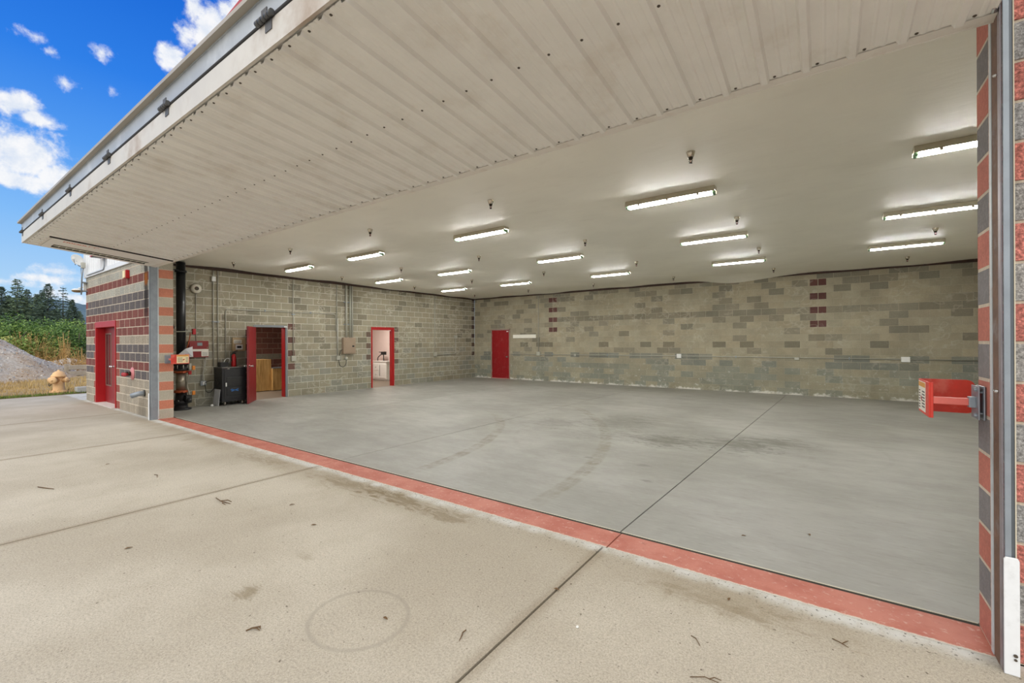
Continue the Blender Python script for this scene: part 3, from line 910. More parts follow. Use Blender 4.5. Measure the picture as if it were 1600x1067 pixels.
def sensor_guard(X_, sg, lab):
    """sg = +1 on the near jamb (arm reaches towards -x), -1 on the far one"""
    x = lambda d_: X_ - sg * d_
    g = thing('sensor_guard', lab, 'guard', (x(0), .2, 1.29), 'door sensor guards')
    za, zb = 1.19, 1.395
    mb = MB(); mb.box(*sorted((x(.219), x(.225))), .20, .535, za, zb); mb.box(*sorted((x(.219), x(.205))), .20, .206, za, zb)
    fp = tag(obj('front_plate', mb, m_redguard, g, bevel=.002), 'red front plate carrying the warning label')
    e = x(.2258)
    nr = (-sg, 0, 0)
    mb = MB(); mb.box(*sorted((x(.225), x(.2262))), .30, .525, 1.205, 1.385)
    lb = tag(obj('warning_label', mb, m_labelc if sg < 0 else m_label, fp), 'paper label with an orange heading and small print')
    mb = MB(); mb.box(*sorted((x(.2262), x(.227))), .305, .52, 1.352, 1.38, 0)
    strokes(mb, (x(.2262), .315, 1.225), (0, 1, 0), (0, 0, 1), .10, .11, 6, nr, 3, 1)
    mb.obox((x(.2262), .415, 1.262), (0, .035, .018), (0, -.008, .018), (-sg * .001, 0, 0), 2)
    strokes(mb, (x(.2262), .465, 1.215), (0, 1, 0), (0, 0, 1), .05, .12, 7, nr, 4, 1)
    o = obj('label_print', mb, [m_labelo, m_ink, m_inkr], fp)
    # far side plate, rounded where it passes the jamb
    mb = MB(); pts = []
    for (cx_, cz_, a0) in ((x(-.0), zb - .03, 0), (x(-.0), za + .035, 1)):
        pass
    n = 6; L0, L1 = .222, -.03
    prof = [(L0, za), (L0, zb)]
    for k in range(n + 1):
        th = PI / 2 * k / n; prof.append((L1 + .04 - .04 * math.sin(th), zb - .04 + .04 * math.cos(th)))
    for k in range(n + 1):
        th = PI / 2 * k / n; prof.append((L1 + .04 - .04 * math.cos(th), za + .04 - .04 * math.sin(th)))
    mb.prism([(x(a), .530, z_) for a, z_ in prof], (0, .006, 0))
    obj('side_plate', mb, m_redguard, g)
    mb = MB(); mb.box(*sorted((x(.219), x(.058))), .205, .235, 1.272, 1.312)
    tag(obj('arm', mb, m_pinkarm, g, bevel=.004), 'faded pink square arm')
    mb = MB(); mb.box(*sorted((x(.06), x(.03))), .20, .24, 1.262, 1.322); mb.box(*sorted((x(.032), x(.026))), .15, .30, 1.20, 1.385)
    for zz in (1.235, 1.35): mb.box(*sorted((x(.03), x(.0045))), .17, .28, zz - .004, zz + .004)
    mb.box(*sorted((x(.012), x(.0045))), .15, .30, 1.20, 1.385)
    for zz in (1.222, 1.365): mb.cyl((x(.026), .19, zz), (x(.044), .19, zz), .012, n=6)
    tag(obj('bracket', mb, m_galv, g, bevel=.003), 'galvanised bolted bracket')


sensor_guard(W, 1, 'red sensor guard on the near jamb seen from behind its open side')
sensor_guard(0.0, -1, 'red sensor guard with cream warning label on the far jamb')

# ------------------------------------------------------------------ front double door
dr = thing('door_1', 'recessed red double door in the striped block front', 'door', (-3.87, .18, 0), kind='structure')
fx0, fx1 = XE + FD[0], XE + FD[1]
mb = MB()
for a in (fx0, fx1 - .05): mb.box(a, a + .05, .0, .26, 0, 2.19)
mb.box(fx0, fx1, .0, .26, 2.08, 2.19)
mb.box(fx0 - .03, fx1 + .03, -.018, .0, 2.08, 2.235); mb.box(fx0 - .03, fx0 + .03, -.018, 0, 0, 2.08); mb.box(fx1 - .03, fx1 + .03, -.018, 0, 0, 2.08)
obj('frame', mb, m_redfr, dr, bevel=.003)
m_glass = mat('red_reflection_glass', lin(96, 60, 60), .12, 0, .05)  # dark red of a reflection put into the glass colour
for (a, b_) in ((fx0 + .05, -3.875), (-3.865, fx1 - .05)):
    mb = MB()
    la = a + .09 if a < -4 else a + .32; lb = la + .48
    for q in rect_minus([(a, b_, .01, 2.075)], (la, lb, .50, 1.90)): mb.box(q[0], q[1], .18, .225, q[2], q[3])
    lf = obj('leaf', mb, m_redoor, dr)
    mb = MB(); mb.box(la, lb, .198, .206, .50, 1.90); obj('pane', mb, m_glass, lf)
    mb = MB()
    for q in rect_minus([(la - .03, lb + .03, .47, 1.93)], (la + .005, lb - .005, .505, 1.895)): mb.box(q[0], q[1], .170, .18, q[2], q[3])
    tag(obj('lite_frame', mb, m_nickel, lf), 'silver frame round the narrow glass')
    kx = b_ - .07 if a < -4 else a + .07
    mb = MB(); mb.cyl((kx, .18, 1.02), (kx, .12, 1.02), .012, n=10); mb.ball((kx, .11, 1.02), .03, 12); mb.cyl((kx, .18, 1.02), (kx, .172, 1.02), .034, n=14)
    tag(obj('knob', mb, m_chrome, lf), 'bright round knob')
mb = MB(); mb.box(fx0, fx1, -.08, .26, 0, .012)
tag(obj('sill', mb, mat('pale_sill', lin(210, 202, 194), .6), dr), 'pale worn door sill')

# ------------------------------------------------------------------ doorway 1 (grey frame, red leaf swung into the hangar)
dr = thing('door_2', 'grey framed doorway with its maroon leaf swung into the hangar', 'door', (XL, 3.2, 0), kind='structure')
mb = MB()
y0, y1, zt = DOOR1[0], DOOR1[1], DOOR1[3]
mb.box(XL - .20, XL + .015, y0 - .05, y0 + .004, 0, zt + .06); mb.box(XL - .02, XL + .015, y1 - .004, y1 + .06, 0, zt + .06); mb.box(XL - .20, XL + .015, y0, y1, zt, zt + .065)
obj('frame', mb, m_stone, dr, bevel=.002)
mb = MB(); mb.box(XL - .20, XL - .02, y1 - .018, y1 + .01, 0, zt)
tag(obj('inner_reveal', mb, m_redfr, dr), 'red painted inner reveal')
mb = MB(); mb.box(XL + .016, XL + .03, y1 - .05, y1 + .04, zt + .01, zt + .04); tag(obj('closer_bracket', mb, m_white, dr), 'small white bracket on the head')
hg = Vector((XL + .03, y0 + .012, 0)); fr_ = Vector((-.85, 2.25, 0)); dl = (fr_ - hg).normalized(); nl = Vector((-dl.y, dl.x, 0))
mb = MB(); mb.obox(hg + Vector((0, 0, .012)), dl * .89, nl * -.045, (0, 0, 2.08))
lf = tag(obj('leaf', mb, m_redoor, dr, bevel=.002), 'maroon door leaf standing open')
for s_ in (1, -1):
    q = hg + dl * .82 + nl * (-.0225 + s_ * .0225)
    mb = MB(); mb.cyl(q + Vector((0, 0, 1.02)), q + nl * (s_ * .008) + Vector((0, 0, 1.02)), .036, n=14)
    mb.cyl(q + Vector((0, 0, 1.02)), q + nl * (s_ * .06) + Vector((0, 0, 1.02)), .011, n=10)
    mb.ball(q + nl * (s_ * .07) + Vector((0, 0, 1.02)), .030, 12)
    tag(obj('knob', mb, m_chrome, lf), 'bright steel knob')

# ------------------------------------------------------------------ doorway 2 (red frame)
dr = thing('door_3', 'bright red framed open doorway to the pale side room', 'door', (XL, 7.23, 0), kind='structure')
y0, y1, zt = DOOR2[0], DOOR2[1], DOOR2[3]
mb = MB()
mb.box(XL - .21, XL + .015, y0 - .045, y0 + .004, 0, zt + .10); mb.box(XL - .16, XL + .015, y1 - .03, y1 + .05, 0, zt + .10); mb.box(XL - .16, XL + .015, y0, y1, zt, zt + .10)
obj('frame', mb, m_redfr, dr, bevel=.002)
mb = MB(); mb.box(XL - .03, XL - .005, y1 - .22, y1 - .1, zt - .03, zt); tag(obj('closer_bracket', mb, m_white, dr), 'small white bracket on the head')

# ------------------------------------------------------------------ back-wall door
dr = thing('door_4', 'closed crimson steel door in the long back wall', 'door', (-.085, YB, 0), kind='structure')
mb = MB()
mb.box(-.62, -.56, YB - .012, YB + .1, 0, 2.22); mb.box(.39, .45, YB - .012, YB + .1, 0, 2.22); mb.box(-.62, .45, YB - .012, YB + .1, 2.17, 2.22)
tag(obj('frame', mb, mat('pale_door_frame', lin(150, 128, 114), .6), dr), 'thin pale frame')
mb = MB(); mb.box(-.555, .385, YB - .01, YB + .035, .03, 2.165)
m_crim = mat('crimson_door_paint', lin(140, 14, 22), .38, 0, .08, 3, dirt=(lin(164, 90, 90), .35, 5))
lf = tag(obj('leaf', mb, m_crim, dr, bevel=.002), 'crimson scuffed leaf')
mb = MB(); mb.cyl((.29, YB - .01, .98), (.29, YB - .03, .98), .035, n=14); mb.tube([(.29, YB - .03, .98), (.29, YB - .06, .98), (.21, YB - .06, .98)], .011, 8)
tag(obj('handle', mb, m_chrome, lf), 'bright lever handle')
for zz in (.30, 1.1, 1.9):
    mb = MB(); mb.cyl((-.558, YB - .014, zz), (-.558, YB - .014, zz + .11), .011, n=8); obj('hinge', mb, m_nickel, lf)
mb = MB(); mb.box(.27, .36, YB - .03, YB - .01, 2.08, 2.12); tag(obj('closer_bracket', mb, m_white, lf), 'small white closer bracket')
mb = MB(); mb.box(-.555, .385, YB - .03, YB + .03, 0, .028); tag(obj('sill', mb, mat('pink_sill', lin(196, 150, 140), .6), dr), 'scuffed pinkish sill')

mb = MB(); mb.box(.62, 1.80, YB - .025, YB, 1.80, 1.95)
tag(obj('sign_board', mb, m_label, loc=(1.2, YB - .012, 1.87), bevel=.003), 'blank white board strip beside the crimson back door', 'sign')

# ------------------------------------------------------------------ rooms behind the doorways
m_rb = block_material('brown_room_block')
mb = MB()
block_wall(mb, (XE + .245, .36, 0), (0, 1, 0), (1, 0, 0), 6.0, 2.9, lambda r, k, u, z_: vary(lin(112, 76, 66) if r not in (5,) else lin(130, 126, 112), .1, .2), (*lin(150, 132, 118)[:3], 0), .04, gap=.016)
tag(obj('wall_office', mb, m_rb), 'brown block wall inside the wood-counter room', 'wall', kind='structure')
m_pink = mat('pale_room_paint', lin(214, 196, 190), .6, 0, .03)
mb = MB()
mb.box(XE + .2, XL - .2, 6.34, 6.40, 0, 2.9); mb.box(XE + .2, XL - .2, 11.3, 11.4, 0, 2.9)
mb.box(XE + .2, XE + .25, 6.4, 11.3, 0, 2.9); mb.box(XE + .2, XL - .2, .32, 11.4, 2.75, 2.9)
mb.box(XE + .25, -3.4, 9.30, 9.36, 0, 2.75)
mb.box(XE + .2, XL - .2, .316, .35, 0, 2.9)
tag(obj('wall_storeroom', mb, m_pink), 'pale pinkish walls of the side rooms', 'wall', kind='structure')
mb = MB(); mb.box(XE + .2, XL, JT, 11.4, -.12, -.0)
tag(obj('floor_rooms', mb, mat('brown_room_floor', lin(124, 112, 98), .6, 0, .1)), 'dull brown floor inside the side rooms', 'floor', kind='structure')
for nm, (X_, Y_), e in (('office_fill', (-3.4, 2.6), 70), ('storeroom_fill', (-3.2, 7.9), 70)):  # unseen area lights added to brighten the side rooms
    L = bpy.data.lights.new(nm, 'AREA'); L.energy = e; L.size = .6; L.color = (1, .92, .82)
    o = bpy.data.objects.new(nm, L); C.objects.link(o); o.location = (X_, Y_, 2.70)

m, t, b, pos = new_mat('pale_wood')
gr = t.noise(t.scale(pos, (12, 12, .9)), 2.0, 6, .6, 1.0)
kn = t.step(t.vmath('LENGTH', t.scale(t.node('ShaderNodeTexCoord').outputs['Object'], (1, 1, 1))), 0, 1)
c = t.ramp(gr, [(.3, lin(150, 112, 62)[:3]), (.5, lin(196, 156, 96)[:3]), (.7, lin(214, 180, 122)[:3])])
t.link(c, b.inputs['Base Color']); b.inputs['Roughness'].default_value = .5
m_wood = m
ct = thing('wooden_counter', 'pale knotty wood counter with a raised end seen through the grey doorway', 'counter', (-3.7, 4.2, 0))
mb = MB(); mb.box(-4.3, -3.70, 3.3, 4.22, .02, 1.08); obj('cabinet', mb, m_wood, ct, bevel=.004)
mb = MB(); mb.box(-4.1, -3.60, 4.222, 5.6, .02, .76)
obj('front_panel', mb, m_wood, ct, bevel=.004)
mb = MB(); mb.box(-4.12, -3.57, 4.222, 5.62, .762, .79); tag(obj('worktop', mb, m_stone, ct, bevel=.003), 'thin grey worktop')

vn = thing('vanity_cabinet', 'white drawer cabinet visible through the red framed doorway', 'cabinet', (-3.9, 9.05, 0))
mb = MB(); mb.box(-4.33, -3.45, 8.87, 9.28, .06, .80); mb.box(-4.30, -3.48, 8.92, 9.28, 0.001, .06); obj('body', mb, m_white, vn, bevel=.004)
mb = MB(); mb.box(-4.36, -3.42, 8.85, 9.29, .802, .84); obj('countertop', mb, m_white, vn, bevel=.006)
for z0, z1 in ((.12, .40), (.44, .72)):
    mb = MB(); mb.box(-4.29, -3.95, 8.853, 8.869, z0, z1); dw = obj('drawer', mb, m_white, vn, bevel=.004)
    mb = MB(); mb.ball((-4.12, 8.84, (z0 + z1) / 2), .018, 10); obj('knob', mb, m_chrome, dw)
mb = MB(); mb.box(-3.90, -3.50, 8.853, 8.869, .12, .72); dd_ = obj('door', mb, m_white, vn, bevel=.004)
mb = MB(); mb.cyl((-3.86, 8.84, .2), (-3.86, 8.84, .66), .008, n=8); tag(obj('handle', mb, m_black, dd_), 'long dark pull')
fc = thing('black_faucet', 'black hooked faucet and box above the white cabinet', 'faucet', (-4.0, 9.1, .84))
mb = MB(); mb.tube(arc_path([(-4.25, 9.05, .842), (-4.25, 9.05, .98), (-4.05, 9.05, 1.10), (-3.95, 9.05, 1.16)], .1), .02, 8); obj('spout', mb, m_black, fc)
mb = MB(); mb.box(-3.98, -3.75, 9.0, 9.12, 1.10, 1.24); mb.box(-4.16, -3.98, 9.04, 9.08, 1.20, 1.235); mb.cyl((-3.86, 9.06, .842), (-3.86, 9.06, 1.1), .02, n=10); obj('holder', mb, m_black, fc, bevel=.004)

# ------------------------------------------------------------------ ceiling lamps
m_tube = emit_mat('fluorescent_tube', (1, .99, .965, 1), 165)
m_lens, t, b, pos = new_mat('clear_lens')
b.inputs['Base Color'].default_value = (.9, .92, .9, 1); b.inputs['Roughness'].default_value = .15
b.inputs['Transmission Weight'].default_value = 0.0; b.inputs['Alpha'].default_value = .22
m_hous = mat('lamp_housing', lin(196, 190, 172), .5, 0, .06)
m_green = mat('green_clip', lin(112, 150, 118), .5)
rows_y = (3.0, 5.97, 9.02); cols_x = ((.30, 'first'), (3.15, 'second'), (6.57, 'third'), (9.98, 'fourth'), (13.13, 'fifth'))
LZ = H + .033
lamp0 = None
for j, Y_ in enumerate(rows_y):
    for i, (X_, nm) in enumerate(cols_x):
        lab = '%s fluorescent strip lamp from the doorway wall in the %s ceiling row' % (nm, ('front', 'middle', 'rear')[j])
        if lamp0 is None:
            lamp0 = thing('strip_lamp', lab, 'ceiling lamp', (X_, Y_, LZ), 'fluorescent strip lamps')
            mb = MB(); mb.prism([(X_ - .605, Y_ - .085, LZ - .074), (X_ - .605, Y_ - .078, LZ - .074), (X_ - .605, Y_ - .07, LZ - .042), (X_ - .605, Y_ + .07, LZ - .042), (X_ - .605, Y_ + .078, LZ - .074), (X_ - .605, Y_ + .085, LZ - .074), (X_ - .605, Y_ + .065, LZ), (X_ - .605, Y_ - .065, LZ)], (1.21, 0, 0))
            obj('housing', mb, m_hous, lamp0)
            for k in (-1, 1):
                mb = MB(); mb.cyl((X_ - .555, Y_ + k * .035, LZ - .077), (X_ + .555, Y_ + k * .035, LZ - .077), .016, n=12); obj('tube', mb, m_tube, lamp0)
            mb = MB(); n = 10; vs = []
            for k in range(n + 1):
                th = PI * k / n; vs += [(X_ - .585, Y_ + .07 * math.cos(th), LZ - .075 - .024 * math.sin(th)), (X_ + .585, Y_ + .07 * math.cos(th), LZ - .075 - .024 * math.sin(th))]
            mb.faces(vs, [(2 * k, 2 * k + 1, 2 * k + 3, 2 * k + 2) for k in range(n)], 0, True)
            obj('lens', mb, m_lens, lamp0)
            for k in (-1, 1):
                mb = MB(); mb.box(X_ + k * .585 - .015, X_ + k * .585 + .015, Y_ - .06, Y_ + .06, LZ - .10, LZ - .05); obj('end_cap', mb, m_green, lamp0, bevel=.01)
            for k in (-.4, 0, .4):
                mb = MB(); mb.box(X_ + k - .015, X_ + k + .015, Y_ - .094, Y_ - .08, LZ - .10, LZ - .065); obj('clip', mb, m_nickel, lamp0)
        else:
            dup(lamp0, (X_, Y_, LZ), lab)

# ------------------------------------------------------------------ sprinkler heads
sp_rows = ((1.70, 'front'), (4.76, 'second'), (7.71, 'third'), (11.08, 'rear'))
sp_cols = ((-.40, 'first'), (2.33, 'second'), (5.08, 'third'), (7.84, 'fourth'), (10.58, 'fifth'), (13.40, 'sixth'))
sp0 = None
m_bright = mat('bright_chrome', lin(214, 206, 190), .2, 1.0, .05)
m_dkmetal = mat('dark_brass', lin(60, 54, 44), .4, .8, .1)
for Y_, rn in sp_rows:
    for X_, cn in sp_cols:
        lab = '%s chrome sprinkler head counted from the doorway wall in the %s ceiling row' % (cn, rn)
        if sp0 is None:
            sp0 = thing('sprinkler_head', lab, 'sprinkler', (X_, Y_, LZ), 'ceiling sprinkler heads')
            mb = MB(); mb.lathe([(.046, 0), (.045, -.008), (.030, -.055), (.020, -.057)], (X_, Y_, LZ), (0, 0, 1), 18); obj('escutcheon', mb, m_bright, sp0)
            mb = MB(); mb.lathe([(.023, -.057), (.024, -.072), (.016, -.082), (.010, -.084)], (X_, Y_, LZ), (0, 0, 1), 14)
            for k in (-1, 1): mb.tube([(X_ + k * .012, Y_, LZ - .082), (X_ + k * .016, Y_, LZ - .099), (X_ + k * .005, Y_, LZ - .117)], .004, 6)
            obj('frame_arms', mb, m_dkmetal, sp0)
            mb = MB(); mb.cyl((X_, Y_, LZ - .083), (X_, Y_, LZ - .116), .0035, n=8); tag(obj('bulb', mb, m_red, sp0), 'thin red glass bulb')
            mb = MB(); mb.lathe([(.006, -.116), (.018, -.119), (.018, -.122), (.006, -.123)], (X_, Y_, LZ), (0, 0, 1), 14); obj('deflector', mb, m_dkmetal, sp0)
        else:
            dup(sp0, (X_, Y_, LZ), lab)


# ------------------------------------------------------------------ conduits
def straps(path, every, nrm):
    pass


def conduit(label, pipes, boxes=(), loc=None, group='electrical conduit runs', strap=()):
    o = thing('conduit', label, 'conduit', loc or pipes[0][0][0], group)
    for path, r in pipes:
        mb = MB(); mb.tube(arc_path(path, .10), r, 10); obj('pipe', mb, m_conduit, o)
    for (x0, x1, y0, y1, z0, z1), mt, nm in boxes:
        mb = MB(); mb.box(x0, x1, y0, y1, z0, z1); bx = obj(nm, mb, mt, o, bevel=.006)
    for (x0, x1, y0, y1, z0, z1) in strap:
        mb = MB(); mb.box(x0, x1, y0, y1, z0, z1); obj('strap', mb, m_galv, o)
    return o


XW = XL + .022
TOP = H - .06
conduit('paired thin vertical conduits with a white box near the ceiling, beside the red alarm panel', [([(XW, 1.68, 1.02), (XW, 1.68, TOP)], .013), ([(XW + .0, 1.79, 1.02), (XW, 1.79, TOP)], .013)],
        [((XL + .0012, XL + .06, 1.64, 1.735, 3.29, 3.42), m_white, 'junction_box')], (XL, 1.73, 1.0), strap=[(XL + .0012, XL + .04, 1.65, 1.82, 2.2, 2.225)])
conduit('long conduit looping up over the grey doorway and down its far side', [([(XW, 1.97, 1.12), (XW, 1.98, 2.57), (XW, 5.30, 2.59), (XW, 5.30, 2.0)], .012)], (), (XL, 2, 1.1),
        strap=[(XL + .0012, XL + .036, 3.0, 3.03, 2.55, 2.61), (XL + .0012, XL + .036, 4.4, 4.43, 2.56, 2.62)])
conduit('single conduit dropping to a small box right beside the grey doorway', [([(XW, 3.85, 1.22), (XW, 3.85, TOP)], .013)], [((XL + .0012, XL + .07, 3.78, 3.92, 1.08, 1.24), m_conduit, 'outlet_box')], (XL, 3.85, 1.08),
        strap=[(XL + .0012, XL + .04, 3.80, 3.90, 2.50, 2.53)])
conduit('conduit thickening half way down to a box left of the tan breaker panel', [([(XW, 5.34, 2.45), (XW, 5.34, TOP)], .013), ([(XW + .004, 5.36, 1.18), (XW + .004, 5.36, 2.45)], .026)],
        [((XL + .0012, XL + .08, 5.30, 5.42, 1.06, 1.20), m_conduit, 'outlet_box')], (XL, 5.36, 1.06))
conduit('thick pair of conduits rising from the tan breaker panel to the ceiling', [([(XW + .02, 5.68, 1.80), (XW + .02, 5.68, TOP)], .032), ([(XW + .02, 5.83, 1.80), (XW + .02, 5.83, TOP)], .026), ([(XW + .02, 5.91, 1.80), (XW + .02, 5.91, TOP)], .026)],
        (), (XL, 5.8, 1.8), strap=[(XL + .0012, XL + .03, 5.60, 5.97, 2.25, 2.28), (XL + .0012, XL + .03, 5.60, 5.97, 3.0, 3.03)])
conduit('conduit with a round box and a side branch near the far corner', [([(XW, 9.88, 1.2), (XW, 9.88, TOP)], .015), ([(XW, 9.92, 1.13), (XW, 11.15, 1.13), (XW, 11.15, 1.82)], .015)],
        [((XL + .0012, XL + .07, 9.80, 9.96, 1.05, 1.22), m_conduit, 'outlet_box'), ((XL + .0012, XL + .06, 11.08, 11.23, 1.80, 1.94), m_conduit, 'switch_box')], (XL, 9.9, 1.05))
YW = YB - .022
conduit('vertical conduit on the back wall beside the white board strip', [([(1.93, YW, 1.2), (1.93, YW, TOP)], .014)], [((1.85, 2.02, YB - .06, YB - .0012, 1.06, 1.22), m_conduit, 'outlet_box')], (1.93, YB, 1.06))
conduit('long horizontal conduit along the back wall with two white outlets', [([(.50, YW, 1.10), (7.6, YW, 1.13), (XR - .02, YW, 1.12)], .014)],
        [((7.57, 7.72, YB - .06, YB - .0012, 1.06, 1.20), m_white, 'outlet_box'), ((13.42, 13.60, YB - .06, YB - .0012, 1.05, 1.19), m_white, 'outlet_box'), ((11.0, 11.12, YB - .05, YB - .0012, 1.06, 1.14), m_conduit, 'coupling_box'), ((3.6, 3.7, YB - .05, YB - .0012, 1.06, 1.15), m_conduit, 'coupling_box')],
        (.5, YB, 1.1), strap=[(X_, X_ + .025, YB - .04, YB - .0012, 1.09, 1.16) for X_ in (2.6, 5.0, 9.4, 12.3)])

# tan breaker panel, its bottom box and cable
pn = thing('breaker_panel', 'tan metal breaker panel below the thick paired conduits', 'panel', (XL, 5.76, 1.27))
mb = MB(); mb.box(XL + .0012, XL + .12, 5.53, 5.99, 1.26, 1.81); obj('cabinet', mb, m_tan, pn, bevel=.006)
mb = MB(); mb.box(XL + .12, XL + .132, 5.57, 5.95, 1.30, 1.77); pdr = obj('door', mb, m_tan, pn, bevel=.004)
mb = MB(); mb.box(XL + .132, XL + .14, 5.85, 5.92, 1.49, 1.54); tag(obj('latch', mb, m_black, pdr), 'black latch')
mb = MB(); mb.cyl((XW, 5.66, 1.16), (XW, 5.66, 1.26), .014, n=10); mb.lathe([(.05, 0), (.055, .02), (.055, .05), (.03, .07)], (XL, 5.68, 1.10), (1, 0, 0), 14); obj('outlet_box', mb, m_conduit, pn)
cb = MB(); cb.tube(arc_path([(XW + .03, 5.38, 1.08), (XW + .05, 5.40, .86), (XW + .05, 5.55, .80), (XW + .05, 5.65, .92), (XW + .04, 5.66, 1.05)], .12), .010, 8)
tag(obj('cable', cb, m_rubber, loc=(XL, 5.5, .8)), 'looped grey cable hanging below the tan breaker panel', 'cable')
cb = MB(); cb.tube(arc_path([(XW + .03, 5.40, 1.20), (XW + .05, 5.44, 1.38), (XW + .04, 5.53, 1.40)], .08), .009, 8)
tag(obj('cable', cb, m_rubber, loc=(XL, 5.45, 1.2)), 'short arched cable entering the side of the tan breaker panel', 'cable')

# ------------------------------------------------------------------ fire alarm gear on the doorway wall
al = thing('fire_alarm_panel', 'red fire alarm panel with small display on the doorway wall', 'alarm panel', (XL, 1.32, 1.28))
mb = MB(); mb.box(XL + .0012, XL + .11, 1.105, 1.535, 1.275, 1.70); obj('cabinet', mb, mat('alarm_red', lin(132, 28, 30), .45, 0, .08), al, bevel=.006)
mb = MB(); mb.box(XL + .11, XL + .118, 1.275, 1.39, 1.575, 1.655); obj('display', mb, m_lcd, al, bevel=.003)
mb = MB(); mb.box(XL + .11, XL + .114, 1.12, 1.53, 1.43, 1.487); obj('label_strip', mb, m_label, al)
mb = MB(); mb.box(XL + .11, XL + .113, 1.37, 1.53, 1.30, 1.428)
lb = obj('notice', mb, m_label, al)
mb = MB(); strokes(mb, (XL + .113, 1.38, 1.31), (0, 1, 0), (0, 0, 1), .14, .10, 6, (1, 0, 0), 8); obj('print', mb, m_ink, lb)
mb = MB(); mb.cyl((XL + .11, 1.50, 1.53), (XL + .122, 1.50, 1.53), .012, n=10); obj('lock', mb, m_chrome, al)
bl = thing('alarm_bell', 'round cream alarm bell on a thin conduit near the ceiling', 'alarm bell', (XL, 1.28, 3.06))
mb = MB(); mb.lathe([(.05, 0), (.05, .03), (.125, .032), (.125, .05), (.10, .075), (.05, .09), (.01, .092)], (XL, 1.28, 3.06), (1, 0, 0), 24); obj('gong', mb, mat('cream_bell', lin(206, 200, 184), .45), bl)
mb = MB(); mb.tube([(XW - .008, 1.285, 1.70), (XW - .008, 1.285, 2.95)], .010, 8); obj('conduit', mb, m_conduit, bl)
mb = MB()
mb.lathe([(.045, .093), (.06, .085)], (XL, 1.28, 3.06), (1, 0, 0), 18); obj('ring', mb, m_dkmetal, bl)
tb = thing('control_box', 'beige wooden backed control box above the black cabinet', 'control box', (XL, 2.3, 1.42))
mb = MB(); mb.box(XL + .0012, XL + .07, 2.13, 2.47, 1.42, 1.79); obj('case', mb, m_beige, tb, bevel=.005)
mb = MB(); mb.box(XL + .07, XL + .074, 2.16, 2.36, 1.63, 1.73); nl_ = obj('notice', mb, m_label, tb)
mb = MB(); strokes(mb, (XL + .074, 2.165, 1.64), (0, 1, 0), (0, 0, 1), .18, .08, 4, (1, 0, 0), 11); obj('print', mb, m_ink, nl_)
mb = MB(); mb.box(XL + .07, XL + .085, 2.20, 2.38, 1.46, 1.60); kp = obj('keypad', mb, m_white, tb, bevel=.004)
mb = MB(); mb.box(XL + .085, XL + .088, 2.235, 2.345, 1.50, 1.56); tag(obj('screen', mb, m_black, kp), 'black screen')
# outlet with flexible conduit under the panel
fx = thing('flexible_conduit', 'flexible conduit from the red alarm panel down to a wall outlet', 'conduit', (XL, 1.44, .58))
mb = MB(); mb.tube(arc_path([(XL + .05, 1.49, 1.275), (XL + .06, 1.47, 1.05), (XL + .05, 1.43, .9), (XL + .04, 1.42, .66)], .2), .014, 8); obj('hose', mb, m_conduit, fx)
mb = MB(); mb.box(XL + .0012, XL + .06, 1.37, 1.50, .53, .65); ob = obj('outlet_box', mb, m_galv, fx, bevel=.006)
mb = MB(); mb.box(XL + .06, XL + .066, 1.42, 1.48, .55, .63); obj('socket', mb, m_white, ob)
cb = MB(); cb.tube(arc_path([(XL + .065, 1.45, .59), (XL + .14, 1.56, .66), (-1.45, 1.66, .66), (-1.40, 1.688, .66)], .1), .007, 6)
cb.tube(arc_path([(XL + .065, 1.46, .57), (XL + .12, 1.47, .36), (-1.42, 1.55, .34), (-1.35, 1.64, .50), (-1.30, 1.688, .60)], .15), .008, 6)
tag(obj('power_cord', cb, m_rubber, loc=(XL, 1.5, .5)), 'black power cord drooping from wall outlet to black cabinet', 'cord')

# ------------------------------------------------------------------ fire riser by the far jamb
RX, RY = -1.25, .85
rs = thing('fire_riser', 'tall black fire riser pipe with orange couplings behind the far jamb', 'riser', (RX, RY, 0))
mb = MB(); mb.cyl((RX, RY, 1.12), (RX, RY, H), .097, n=24); obj('upper_pipe', mb, m_blackp, rs)
mb = MB(); mb.lathe([(.125, 0), (.125, .05)], (RX, RY, H - .25), (0, 0, 1), 24); mb.tube([(RX + .10, RY - .05, H - .22), (RX + .1, RY - .34, H - .19), (RX - .1, RY - .5, H - .15)], .012, 8); obj('hanger_clamp', mb, m_blackp, rs)
mb = MB(); mb.lathe([(.12, 0), (.17, .01), (.17, .05), (.12, .06), (.12, .14), (.17, .15), (.17, .19), (.12, .20)], (RX, RY, .96), (0, 0, 1), 24)
for k in range(8):
    a = k * PI / 4; mb.cyl((RX + .15 * math.cos(a), RY + .15 * math.sin(a), .955), (RX + .15 * math.cos(a), RY + .15 * math.sin(a), 1.18), .012, n=6, mi=1)
tag(obj('valve_body', mb, [m_black, m_chrome], rs), 'black flanged valve with bright bolts')
for zz in (.905, .42):
    mb = MB(); mb.lathe([(.11, 0), (.145, .004), (.15, .03), (.145, .056), (.11, .06)], (RX, RY, zz), (0, 0, 1), 24); mb.box(RX - .2, RX + .2, RY - .03, RY + .03, zz + .01, zz + .05)
    tag(obj('coupling', mb, m_copper, rs), 'orange grooved coupling')
mb = MB(); mb.cyl((RX, RY, .47), (RX, RY, .915), .105, n=24); mb.lathe([(.112, 0), (.112, .03)], (RX, RY, .68), (0, 0, 1), 24); tag(obj('spool_pipe', mb, m_nickel, rs), 'bare silver pipe between the couplings')
mb = MB(); mb.lathe([(.21, 0), (.21, .035), (.14, .05), (.13, .14), (.20, .16), (.20, .22), (.13, .24), (.11, .42)], (RX, RY, 0), (0, 0, 1), 24)
for k in range(8):
    a = k * PI / 4 + .2; mb.ball((RX + .185 * math.cos(a), RY + .185 * math.sin(a), .235), .02, 8, mi=1)
